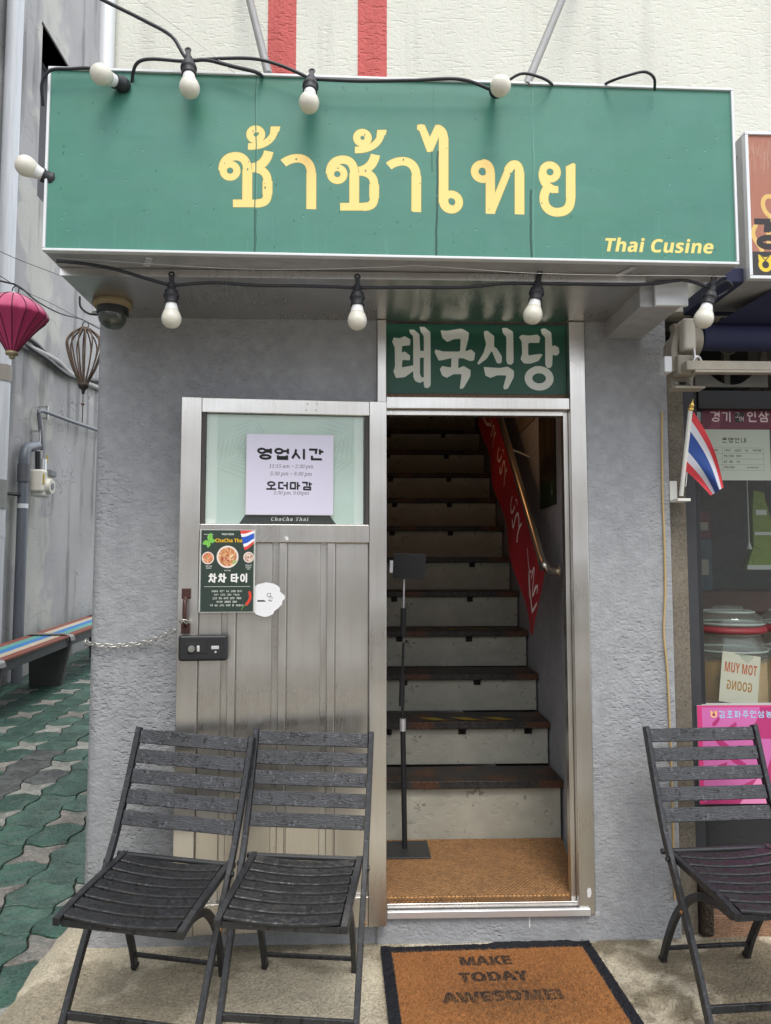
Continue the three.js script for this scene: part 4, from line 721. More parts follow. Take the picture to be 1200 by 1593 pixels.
// ------------------------------------------------------------------ tablet stand
{
  const fl = .212, b = onY(630, 1322, fl), g = thing('tablet_stand', 'slim black floor stand holding a tablet inside the doorway', 'tablet stand', [b.x, fl, b.z]);
  part('base_plate', rbox(.20, .008, .20, .004), M({ color: lin(.03, .032, .034), roughness: .5 }), g, [.01, .004, .01]);
  const z = b.z, P = (x, y, dz = 0) => onZ(x, y, z + dz).sub(g.position);
  const bz = P(627, 1300);
  part('pole', rod([0, .006, 0], P(627, 1135), .012, 16), black, g);
  part('collar', rod(P(627, 1137), P(627, 1118), .0145, 16), alu, g);
  part('pole', rod(P(627, 1119), P(626, 1060), .007), black, g);
  part('clamp', rod(P(625, 1098), P(626, 1056), .0125), blackMatt, g);
  part('pole', rod(P(626, 1060), P(628, 1000), .006), black, g);
  part('clamp', rod(P(627.5, 990), P(628, 946), .0135), blackMatt, g);
  part('clamp_knob', rod(P(632, 996), P(634, 1000), .008), black, g);
  part('neck', rod(P(628, 950), P(629, 898), .0045), alu, g);
  const t = P(637, 881, .03), tb = part('tablet', rbox(.150, .118, .010, .006), M({ color: lin(.10, .10, .10), roughness: .4, metalness: .5 }), g, t.toArray(), [-.03, -.05, -.035]);
  part('screen', rbox(.143, .111, .002, .004), MP({ color: lin(.006, .006, .008), roughness: .35 }), tb, [0, 0, .0052]);
  part('card_reader', rbox(.016, .058, .012, .004), M({ color: lin(.8, .8, .82), roughness: .4 }), tb, [-.083, -.004, .002]);
}

// ------------------------------------------------------------------ handrail, banner, wall posters in the stairwell
{
  const hx = .842, A = onX(845, 877, hx), slope = .80, B = new THREE.Vector3(hx + .06, A.y + 2.4 * slope, A.z - 2.4), F = onX(870, 889, wallX(-.36) - .001);
  const chrome = M({ color: lin(.82, .76, .66), metalness: 1, roughness: .34 });
  const hr = thing('handrail', 'stainless steel handrail pipe climbing along the stairs', 'handrail', F.toArray());
  const L = (v) => v.clone().sub(F);
  part('rail', tube([L(B), L(A.clone().lerp(B, .5)), L(A.clone().lerp(B, .05)), L(A.clone().lerp(B, .01)), L(new THREE.Vector3(A.x + .004, A.y - .012, A.z + .03)), L(new THREE.Vector3(lerp(A.x, F.x, .45), F.y + .004, lerp(A.z, F.z, .75))), new THREE.Vector3(-.004, 0, 0)], .017, 90, 14), chrome, hr);
  part('wall_flange', cyl(.030, .030, .006, 24).rotateZ(Math.PI / 2), chrome, hr, [-.004, 0, 0]);
  part('rail_bracket', rod(L(A.clone().lerp(B, .35)), L(A.clone().lerp(B, .35)).add(new THREE.Vector3(.12, -.05, 0)), .006), chrome, hr);
  // red banner hung from it
  const n = 60, m = 8, P = [], UV = [], I = [];
  for (let i = 0; i <= n; i++) for (let j = 0; j <= m; j++) {
    const t = i / n, s = j / m, z = A.z + .12 - t * 2.3, y = A.y + (A.z - z) * slope - .012, dep = lerp(.29, .27, t) * (t < .07 ? lerp(.98, 1, t / .07) : 1);
    const drop = t < .09 ? lerp(.0, 0, t) : 0;
    const yy = (t < .055 ? A.y - .03 : y) - s * dep - (t < .08 ? (1 - t / .08) * .0 : 0);
    P.push(hx - .02 - .012 * Math.sin(t * 26 + s * 2) * s - .05 * s + t * .05, yy, z); UV.push(t, 1 - s);
    if (i && j) { const q = i * (m + 1) + j; I.push(q - m - 2, q - 1, q - m - 1, q - m - 1, q - 1, q); }
  }
  const g = new THREE.BufferGeometry(); g.setAttribute('position', new THREE.Float32BufferAttribute(P, 3)); g.setAttribute('uv', new THREE.Float32BufferAttribute(UV, 2)); g.setIndex(I); g.computeVertexNormals();
  const bt = canvasTex(1600, 170, (c, W, H) => {
    c.fillStyle = '#8f111c'; c.fillRect(0, 0, W, H); c.strokeStyle = '#d8c9c6'; c.lineCap = 'round';
    const sw = (pts, lw) => { c.lineWidth = lw; c.beginPath(); c.moveTo(pts[0], pts[1]); for (let i = 2; i + 3 < pts.length; i += 4) c.quadraticCurveTo(pts[i], pts[i + 1], pts[i + 2], pts[i + 3]); c.stroke(); };
    for (const x of [30, 1010]) { sw([x, 90, x + 60, 130, x + 120, 100, x + 180, 60, x + 110, 120], 12); sw([x + 20, 60, x + 50, 20, x + 60, 70, x + 70, 110, x + 90, 40, x + 100, 20, x + 110, 70], 8); sw([x + 120, 60, x + 150, 90, x + 200, 50], 6); }
    for (const x of [330, 620, 860]) { sw([x, 40, x + 30, 70, x + 10, 100], 8); sw([x + 20, 60, x + 60, 20, x + 70, 70, x + 60, 110, x + 95, 90], 9); sw([x + 100, 50, x + 110, 90, x + 140, 80, x + 160, 70, x + 150, 50], 8); sw([x + 80, 30, x + 95, 18, x + 105, 32], 5); }
  });
  solo('banner', 'red cloth banner with white script hanging from the stair handrail', 'banner', g, M({ map: bt, roughness: .8, side: THREE.DoubleSide }));
  // posters on the right hand wall
  const wallPoster = (nm, label, z0, z1, y0, y1, draw) => {
    const a = new THREE.Vector3(wallX(z0) - .004, 0, z0), b = new THREE.Vector3(wallX(z1) - .004, 0, z1), L2 = a.distanceTo(b);
    const p = thing(nm, label, 'poster', [(a.x + b.x) / 2, y0, (a.z + b.z) / 2]); p.rotation.y = -Math.PI / 2 - Math.atan2(b.x - a.x, -(b.z - a.z));
    part('print', new THREE.PlaneGeometry(L2, y1 - y0).translate(0, (y1 - y0) / 2, .003), M({ map: canvasTex(256, 512, draw), roughness: .45 }), p); part('board', box(L2, y1 - y0, .004).translate(0, (y1 - y0) / 2, 0), blackMatt, p);
  };
  wallPoster('drink_poster', 'dark poster of bottles with green foot on the stairwell wall', -.66, -1.02, 1.80, 2.34, (c, W, H) => {
    c.fillStyle = '#181210'; c.fillRect(0, 0, W, H); for (let i = 0; i < 9; i++) { c.fillStyle = ['#5a4526', '#6d5a34', '#3c3a22', '#4d2c1a'][i % 4]; const x = 20 + i * 26; c.fillRect(x, 120 - (i % 3) * 30, 16, 200); c.fillRect(x + 4, 70 - (i % 3) * 30, 8, 60); }
    c.fillStyle = '#1a120e'; c.beginPath(); c.ellipse(128, 320, 110, 50, 0, 0, 7); c.fill(); c.strokeStyle = '#6b5a48'; c.lineWidth = 5; c.beginPath(); c.ellipse(128, 320, 110, 50, 0, .2, 2.9); c.stroke();
    c.fillStyle = '#12321f'; c.fillRect(0, 380, W, H - 380); c.fillStyle = '#7f8a84'; c.fillRect(190, 410, 16, 16); c.fillRect(186, 435, 26, 30); c.fillRect(188, 476, 24, 6);
  });
  wallPoster('wall_notice', 'small pale paper notice high on the stairwell wall', -1.15, -1.6, 2.32, 2.43, (c, W, H) => { c.fillStyle = '#9a8f84'; c.fillRect(0, 0, W, H); c.fillStyle = '#4a4038'; for (let y = 60; y < 460; y += 60) c.fillRect(24, y, 200, 14); });
}

// ------------------------------------------------------------------ Thai flag on its bracket
{
  const z = .06, foot = onZ(1060, 775, z), top = onZ(1075, 622, z + .09), g = thing('flag', 'small Thai flag on a white pole bracketed to the black window frame', 'flag', foot.toArray());
  const L = (p) => p.clone().sub(foot), wp = M({ color: lin(.74, .74, .70), roughness: .45 }), gold = M({ color: lin(.80, .55, .16), metalness: .9, roughness: .25 });
  part('pole', rod([0, .01, 0], L(onZ(1074.5, 636, z + .085)), .0085, 14), wp, g);
  const fin = part('finial', lathe([[.0, .046], [.003, .03], [.008, .022], [.011, .014], [.007, .010], [.012, .004], [.012, 0], [.0085, -.004], [0, -.004]], 18), gold, g, L(onZ(1074.8, 637, z + .085)).toArray()); fin.rotation.set(.45, 0, -.06);
  part('bracket', boxAt(-.022, .008, -.012, .075, -.062, -.052, .003), wp, g); part('bracket_foot', boxAt(-.022, .03, -.014, -.002, -.0515, .02, .003), wp, g);
  part('cord', tube([L(onZ(1069, 735, z + .03)), L(onZ(1068, 748, z + .03)), L(onZ(1067, 757, z + .03))], .0015, 10, 6), wp, g);
  // cloth: bands run away from the pole and droop
  const cols = ['#d8404a', '#d9dce8', '#2b4f9c', '#d9dce8', '#d8404a'], ft = canvasTex(64, 512, (c, W, H) => { const b = [0, 1 / 6, 1 / 3, 2 / 3, 5 / 6, 1]; cols.forEach((k, i) => { c.fillStyle = k; c.fillRect(0, b[i] * H, W, (b[i + 1] - b[i]) * H + 1); }); });
  const hoist = [[1079, 640], [1061.5, 728]], fly = [[1126, 758], [1106, 771]], n = 30, m = 30, P = [], UV = [], I = [];
  for (let i = 0; i <= n; i++) for (let j = 0; j <= m; j++) {
    const s = i / n, t = j / m;
    const hx = lerp(hoist[0][0], hoist[1][0], t), hy = lerp(hoist[0][1], hoist[1][1], t), fx = lerp(fly[0][0], fly[1][0], t), fy = lerp(fly[0][1], fly[1][1], t);
    const x = lerp(hx, fx, s) + 7 * Math.sin(Math.PI * s) * (1 - t) * 1.0, y = lerp(hy, fy, s) + 4 * Math.sin(Math.PI * s) * (.5 - t) - 5 * Math.sin(Math.PI * s) * (1 - t);
    const dz = lerp(.085, .03, t) * (1 - s * .4) + .010 * Math.sin(t * 9 + s * 5) * s + .02 * s;
    P.push(...L(onZ(x, y, z + dz)).toArray()); UV.push(s, 1 - t);
    if (i && j) { const q = i * (m + 1) + j; I.push(q - m - 2, q - 1, q - m - 1, q - m - 1, q - 1, q); }
  }
  const fg = new THREE.BufferGeometry(); fg.setAttribute('position', new THREE.Float32BufferAttribute(P, 3)); fg.setAttribute('uv', new THREE.Float32BufferAttribute(UV, 2)); fg.setIndex(I); fg.computeVertexNormals();
  part('cloth', fg, MP({ map: ft, roughness: .75, side: THREE.DoubleSide, transmission: .2, thickness: 0, sheen: .2 }), g);
}

// ------------------------------------------------------------------ neighbouring ginseng shop
const SX = 1.253;
{
  const sf = thing('shop_window', 'black framed shop window of the ginseng shop beside the grey pier', 'shop window', [SX, 0, 0]);
  const bf = M({ color: lin(.022, .023, .026), roughness: .55, map: mottle }), tan = M({ color: lin(.28, .22, .15), roughness: .85, map: concreteMap });
  const wx = (px, py = 900, z = -.05) => onZ(px, py, z).x - SX;
  part('jamb_strip', boxAt(0.001, wx(1066), -.02, 2.42, -.2, -.022), M({ color: lin(.22, .205, .19), roughness: .85, map: concreteMap }), sf);
  part('frame_post', boxAt(wx(1066) + .001, wx(1083), .02, 2.42, -.12, -.03, .004), M({ color: lin(.05, .052, .06), roughness: .6, map: mottle }), sf);
  part('frame_post', boxAt(wx(1083) + .001, wx(1093), .10, 2.42, -.12, -.05, .003), bf, sf);
  part('frame_post', boxAt(2.6, 2.7, .02, 2.42, -.12, -.03, .004), bf, sf);
  const hy = onZ(1150, 608, -.05).y, hy2 = onZ(1150, 633, -.05).y;
  part('frame_head', boxAt(wx(1093) + .001, 2.599, hy2 - .01, hy, -.11, -.04, .003), bf, sf);
  part('glass', boxAt(wx(1093) - .002, 2.6, .70, hy2 - .008, -.078, -.072), MP({ color: lin(.93, .96, .95), roughness: .02, transmission: 1, thickness: 0 }), sf);
  const by1 = onZ(1150, 1252, -.03).y, by0 = onZ(1150, 1420, -.03).y;
  part('stall_panel', boxAt(wx(1083) + .012, 2.599, by0 + .01, by1 + .1, -.11, -.055), M({ color: lin(.028, .03, .032), roughness: .65, map: mottle, bumpMap: paintH, bumpScale: .002 }), sf);
  part('sill', boxAt(wx(1066) + .03, 2.65, by0 - .11, by0 + .005, -.16, .0, .006), M({ color: lin(.36, .22, .155), roughness: .75, map: concreteMap, bumpMap: grain, bumpScale: .002 }), sf);
  part('plinth', boxAt(.03, 2.65, -.05, by0 - .112, -.2, -.02), M({ color: lin(.46, .44, .38), roughness: .85, map: concreteMap, bumpMap: concreteH, bumpScale: .006 }), sf);
  part('rotten_post_foot', rbox(.05, .24, .06, .014), M({ color: lin(.07, .05, .04), roughness: .9, map: concreteMap, bumpMap: concreteH, bumpScale: .02 }), sf, [wx(1078), .17, -.025]);
  // room behind the glass
  const dk = M({ color: lin(.20, .205, .19), roughness: .8, map: mottle });
  const rm = thing('shop_room', 'dim interior of the ginseng shop behind its window', 'room', [SX, 0, 0]);
  part('back_wall', boxAt(.0, 2.7, 0, 2.6, -2.5, -2.4), dk, rm); part('side_wall', boxAt(-.0, .10, 0, 2.6, -2.39, -.31), dk, rm); part('side_wall', boxAt(2.66, 2.76, 0, 2.6, -2.39, -.13), dk, rm); part('floor', boxAt(.0, 2.7, 0.0, .06, -2.39, -.21), dk, rm); part('ceiling', boxAt(.0, 2.7, 2.5, 2.6, -2.39, -.13), dk, rm);
  part('shelf', boxAt(.11, 2.6, .80, .83, -.62, -.13, .004), M({ color: lin(.25, .08, .05), roughness: .6, map: mottle }), rm);
  part('pipe', rod([.42, .0, -1.2], [.42, 2.5, -1.2], .05, 16), M({ color: lin(.22, .22, .19), roughness: .6 }), rm);
  part('cabinet', boxAt(.52, 1.3, .06, 1.35, -1.6, -1.2, .006), M({ color: lin(.16, .06, .035), roughness: .6, map: mottle }), rm);
  part('cabinet', boxAt(.12, .36, .06, 1.6, -1.3, -.9, .006), M({ color: lin(.08, .08, .075), roughness: .6, map: mottle }), rm);
}
{ // strip sign, hours paper and pink panel
  const flat = (nm, label, cat, a, b, z, w, h, draw, rough = .5, dep = .003) => {
    const A = onZ(a[0], b[1], z), B = onZ(b[0], a[1], z), W = B.x - A.x, H = B.y - A.y, g = thing(nm, label, cat, [A.x, A.y, z]);
    part('print', new THREE.PlaneGeometry(W, H).translate(W / 2, H / 2, .001), M({ map: canvasTex(w, h, draw), roughness: rough }), g); part('backing', boxAt(0, W, 0, H, -dep, 0), M({ color: lin(.4, .4, .4), roughness: .7 }), g); return g;
  };
  flat('strip_sign', 'maroon strip with pale Korean shop name across the window top', 'sign', [1093, 634], [1330, 668], -.069, 1536, 220, (c, W, H) => {
    c.fillStyle = '#5a1a30'; c.fillRect(0, 0, W, H); c.fillStyle = '#6b2c40'; c.beginPath(); c.moveTo(60, H); c.lineTo(120, 70); c.lineTo(190, 0); c.lineTo(250, 0); c.lineTo(160, H); c.fill();
    const k = W / 237; c.strokeStyle = '#cbb6b8'; c.lineJoin = 'round'; c.lineCap = 'round';
    hangul(c, '경', 12.5 * k, 7 * k, 16 * k, 16 * k, 0, 2.1 * k); hangul(c, '기', 30 * k, 7 * k, 16 * k, 16 * k, 0, 2.1 * k);
    c.fillStyle = '#17121a'; c.beginPath(); c.roundRect(50 * k, 8 * k, 15 * k, 15 * k, 4 * k); c.fill(); hangul(c, '고', 50.5 * k, 8.5 * k, 8 * k, 8 * k, 0, .8 * k); hangul(c, '려', 57 * k, 14.5 * k, 7.5 * k, 7.5 * k, 0, .8 * k);
    hangul(c, '인', 69 * k, 7 * k, 16 * k, 16 * k, 0, 2.1 * k); hangul(c, '삼', 87 * k, 7 * k, 16 * k, 16 * k, 0, 2.1 * k);
  });
  flat('hours_notice', 'grey paper notice with a small table inside the shop window', 'notice', [1093.5, 668.5], [1197, 747], -.069, 800, 600, (c, W, H) => {
    c.fillStyle = '#aeb5a8'; c.fillRect(0, 0, W, H); c.strokeStyle = '#22251f'; hangul(c, '운영안내', 236, 96, 66, 64, 74, 7);
    c.lineWidth = 2.5; c.strokeStyle = '#5c635a'; for (let i = 0; i < 5; i++) { c.beginPath(); c.moveTo(90, 218 + i * 66); c.lineTo(720, 218 + i * 66); c.stroke(); } for (const x of [90, 236, 720]) { c.beginPath(); c.moveTo(x, 218); c.lineTo(x, 482); c.stroke(); }
    c.strokeStyle = '#31352d'; const rowsT = ['고객안전, 시설안전, 보건, 화재예방등', '운영관리팀장 정미숙', '시간 평일, 누리', '운영관리팀장']; rowsT.forEach((s, i) => hangul(c, s, 252, 236 + i * 66, 22, 26, 21, 3));
    ['관리목적', '책임자', '기간', '담당'].forEach((s, i) => hangul(c, s, 104, 236 + i * 66, 22, 26, 21, 3)); c.fillStyle = '#31352d'; c.font = 'bold 26px serif'; c.fillText('24', 248, 390); c.fillText('02-980-0517', 520, 458);
  }, .8);
  flat('pink_panel_sign', 'pink printed panel with pale blue Korean lettering below the jars', 'sign', [1089, 1096], [1330, 1251], -.022, 1536, 990, (c, W, H) => {
    const k = W / 241; c.fillStyle = '#b83a77'; c.fillRect(0, 0, W, H);
    c.fillStyle = '#cf6fae'; c.beginPath(); c.moveTo(0, 0); c.lineTo(95 * k, 0); c.quadraticCurveTo(96 * k, 30 * k, 62 * k, 52 * k); c.lineTo(120 * k, 54 * k); c.lineTo(100 * k, 110 * k); c.lineTo(0, H); c.fill();
    c.fillStyle = '#b33676'; for (const [x, y, a, b, r] of [[50, 36, 12, 7, -.9], [28, 25, 9, 4, -1.0], [38, 60, 12, 6, .5], [60, 88, 13, 6, .4], [35, 95, 9, 5, -.6]]) { c.beginPath(); c.ellipse(x * k, y * k, a * k, b * k, r, 0, Math.PI * 1.3); c.fill(); }
    c.fillStyle = '#e98fc0'; c.beginPath(); c.moveTo(60 * k, H); c.lineTo(90 * k, 112 * k); c.lineTo(130 * k, H); c.fill(); c.fillStyle = '#d3427f'; c.fillRect(0, 0, 7 * k, H); c.fillRect(0, 0, W, 3 * k);
    logoNH(c, 25 * k, 14.5 * k, 5 * k, '#f6c38a', '#a03a6a'); c.lineJoin = 'round'; c.strokeStyle = '#9fd0ea'; hangul(c, '김포파주인삼농협', 32 * k, 8.2 * k, 11 * k, 12 * k, 11.9 * k, 1.5 * k);
  }, .35, .05);
}
{ // glass jars of ginseng on the shelf
  const gl = MP({ color: lin(.90, .93, .91), roughness: .06, transmission: .9, thickness: 0, ior: 1.7 }), red = M({ color: lin(.36, .03, .045), roughness: .45 }), amber = MP({ color: lin(.62, .34, .13), roughness: .3, transmission: .15, thickness: 0 }), rimM = MP({ color: lin(.75, .78, .76), roughness: .12, transmission: .55, thickness: 0 });
  const body = lathe([[.0, .004], [.135, .004], [.142, .02], [.142, .27], [.135, .295], [.122, .315], [.118, .33], [.122, .338]], 40), liquor = lathe([[0, .012], [.133, .012], [.136, .03], [.136, .225], [0, .225]], 40), lidR = lathe([[.115, .342], [.140, .342], [.142, .352], [.140, .366], [.115, .366]], 40), cap = lathe([[.132, .367], [.133, .39], [.120, .41], [.095, .425], [.06, .43], [.055, .445], [.0, .448]], 40), foot = lathe([[.12, 0], [.145, .0], [.147, .02], [.143, .034], [.135, .034]], 40);
  const root = M({ color: lin(.66, .40, .16), roughness: .7, bumpMap: concreteH, bumpScale: .02 });
  const rootG = mergeGeometries([new THREE.SphereGeometry(.058, 20, 14).scale(1, 1.25, .9).translate(.05, .16, .03), tube([[.05, .12, .03], [.02, .06, .05], [-.05, .03, .06]], .018, 14, 8), tube([[.06, .1, .03], [.09, .05, .03], [.1, .03, 0]], .013, 14, 8), tube([[.03, .2, .03], [-.05, .22, .05], [-.1, .17, .05]], .015, 14, 8)].map((g) => g.toNonIndexed()));
  const place = (px, z, label, lab) => { const p = onZ(px, 1093, z); const g = thing('ginseng_jar', label, 'jar', [p.x, .832, z], 'glass jars on the shop shelf'); g.scale.setScalar(1.09); part('body', body, gl, g); part('liquor', liquor, amber, g); part('ginseng_root', rootG, root, g, [.0, 0, .045]).scale.setScalar(.92); part('lid_band', lidR, red, g); part('lid', cap, gl, g); part('foot_band', foot, red, g); for (const [r, y] of [[.120, .338], [.142, .272], [.134, .378], [.098, .424]]) part('glass_rim', new THREE.TorusGeometry(r, .0045, 8, 40).rotateX(Math.PI / 2), rimM, g, [0, y, 0]);
    if (lab) { const sh = part('jar_label', new THREE.PlaneGeometry(.15, .19), M({ side: THREE.DoubleSide, roughness: .7, map: canvasTex(300, 380, (c, W, H) => { c.fillStyle = '#cfc6b6'; c.fillRect(0, 0, W, H); c.textAlign = 'center'; c.font = 'bold 88px sans-serif'; c.save(); c.translate(W, 0); c.scale(-1, 1); c.fillStyle = '#b8532a'; c.save(); c.translate(W / 2, 150); c.scale(.62, 1.2); c.fillText('TOM YUM', 0, 0); c.restore(); c.fillStyle = '#a8701f'; c.save(); c.translate(W / 2, 280); c.scale(.62, 1.1); c.fillText('GOONG', 0, 0); c.restore(); c.restore(); }) }), g, [-.035, .175, .1478], [-.1, 0, -.16]); } };
  place(1137, -.30, 'ginseng jar with a paper label, red bands and amber liquor', true);
  place(1243, -.33, 'ginseng jar without paper label, half hidden at the window edge', false);
}
{
  const tones = [[.30, .07, .05], [.34, .27, .18], [.12, .16, .20], [.38, .36, .32], [.24, .05, .09]], C = [[1.46, 1.3505, -1.38, .20, .26], [1.70, 1.3505, -1.40, .16, .20], [1.93, 1.3505, -1.36, .22, .30], [1.40, .8325, -.56, .10, .22], [1.95, 1.6505, -1.36, .18, .16]];
  const labs = ['red carton on the cabinet top inside the shop', 'small tan carton between two cartons on the shop cabinet', 'slate carton on the shop cabinet under a maroon one', 'pale carton behind the labelled ginseng jar', 'maroon carton stacked on the slate carton in the shop'];
  C.forEach(([x, y, z, w, h], i) => { const q = thing('carton', labs[i], 'carton', [x, y, z], 'cartons in the shop'); part('box', rbox(w, h, .14, .003).translate(0, h / 2, 0), M({ color: lin(...tones[i]), roughness: .6, map: mottle }), q); part('print_band', boxAt(-w * .4, w * .4, h * .3, h * .6, .0702, .0712), M({ color: lin(.5, .46, .38), roughness: .7 }), q); });
}
{ // high visibility vest hanging inside
  const g = thing('safety_vest', 'yellow green reflective safety vest hanging inside the shop', 'vest', [0, 0, 0]); const z = -.72, P = (x, y) => { const p = onZ(x, y, z); return new THREE.Vector2(p.x, p.y); };
  const vm = M({ color: lin(.17, .22, .03), roughness: .7, side: THREE.DoubleSide, bumpMap: paintH, bumpScale: .01 }), s = new THREE.Shape([P(1168, 765), P(1182, 768), P(1190, 800), P(1200, 825), P(1220, 820), P(1240, 765), P(1252, 770), P(1250, 885), P(1156, 885), P(1168, 850), P(1166, 800)]);
  const o = P(1200, 885); g.position.set(o.x, o.y, z); part('panel', new THREE.ExtrudeGeometry(s, { depth: .03, bevelEnabled: true, bevelSize: .004, bevelThickness: .006, bevelSegments: 2 }).translate(-o.x, -o.y, 0), vm, g);
  const rf = M({ color: lin(.5, .5, .46), roughness: .4 }); for (const [a, b, c, d] of [[1170, 794, 1186, 802], [1168, 828, 1197, 833], [1157, 879, 1196, 886]]) { const A = P(a, d), B = P(b === undefined ? c : c, b); part('reflective_band', boxAt(A.x - o.x, B.x - o.x, A.y - o.y, B.y - o.y, .0375, .040), rf, g); }
  part('hanger', rod([0, .0, -.02], [0, 1.0, -.02], .004), blackMatt, g);
  const cd = onZ(1166, 850, -.5); const pc = thing('pull_cord', 'white pull cord with a bell end inside the shop window', 'cord', [cd.x, cd.y, -.5]); part('cord', rod([0, 0, 0], [0, 2.5 - cd.y, 0], .0025, 6), M({ color: lin(.5, .5, .48), roughness: .6 }), pc); part('bell', lathe([[.004, .02], [.008, .0], [.013, -.014], [0, -.014]], 14), M({ color: lin(.5, .5, .48), roughness: .5 }), pc);
}
{ // box sign of the ginseng shop
  const z = .44, A = onZ(1166, 434, z), B = onZ(1163, 205, z), g = thing('neighbour_box_sign', 'red box sign with black Korean lettering and ginseng print', 'sign', [A.x, A.y, z]), H = B.y - A.y, W = 1.5, D = .34;
  part('cabinet', boxAt(.001, W, .001, H - .001, -D, -.004), greySheet, g);
  part('face_panel', new THREE.PlaneGeometry(W - .024, H - .024).translate(W / 2, H / 2, 0), M({ roughness: .45, map: canvasTex(1536, 512, (c, w, h) => {
    c.fillStyle = '#a56a55'; c.fillRect(0, 0, w, h); for (let i = 0; i < 900; i++) { c.fillStyle = `rgba(${rnd() < .5 ? '190,155,142' : '140,82,64'},.12)`; const y = rnd() * h * .8; c.fillRect(rnd() * w, y, rr(1, 4), rr(20, 120)); } for (let i = 0; i < 500; i++) { c.fillStyle = 'rgba(200,185,175,.16)'; c.fillRect(rnd() * w, rnd() * h * .22, rr(2, 6), rr(10, 60)); }
    c.strokeStyle = '#d9b56a'; c.lineWidth = 16; c.lineCap = 'round'; for (const x of [60, 190, 420]) { c.beginPath(); c.moveTo(x + 40, 230); c.bezierCurveTo(x - 20, 200, x - 20, 270, x + 10, 290); c.bezierCurveTo(x + 40, 310, x - 10, 350, x + 10, 400); c.stroke(); c.beginPath(); c.moveTo(x - 40, 330); c.bezierCurveTo(x - 70, 370, x - 30, 390, x - 20, 420); c.stroke(); }
    c.strokeStyle = '#231b1e'; c.lineJoin = 'miter'; c.lineCap = 'butt'; hangul(c, '경기고려인삼', 4, 300, 120, 118, 136, 22);
    c.fillStyle = '#2d2b2c'; c.fillRect(0, 424, w, h - 424); logoNH(c, 52, 470, 27, '#e4c634', '#2d2b2c'); c.strokeStyle = '#8fbf3d'; hangul(c, '김포파주인삼농협', 110, 440, 48, 50, 54, 7);
  }) }), g, [0, 0, -.002]);
  const t = .012, tr = (a, b, c, d) => part('trim', boxAt(a, b, c, d, -.02, .005, .002), whiteTrim, g); tr(0, W, 0, t); tr(0, W, H - t, H); tr(0, t, t + .0005, H - t - .0005); tr(W - t, W, t + .0005, H - t - .0005);
  part('bolt', cyl(.006, .006, .004, 10).rotateZ(Math.PI / 2), zincGrey, g, [-.001, H - .06, -.06]);
}
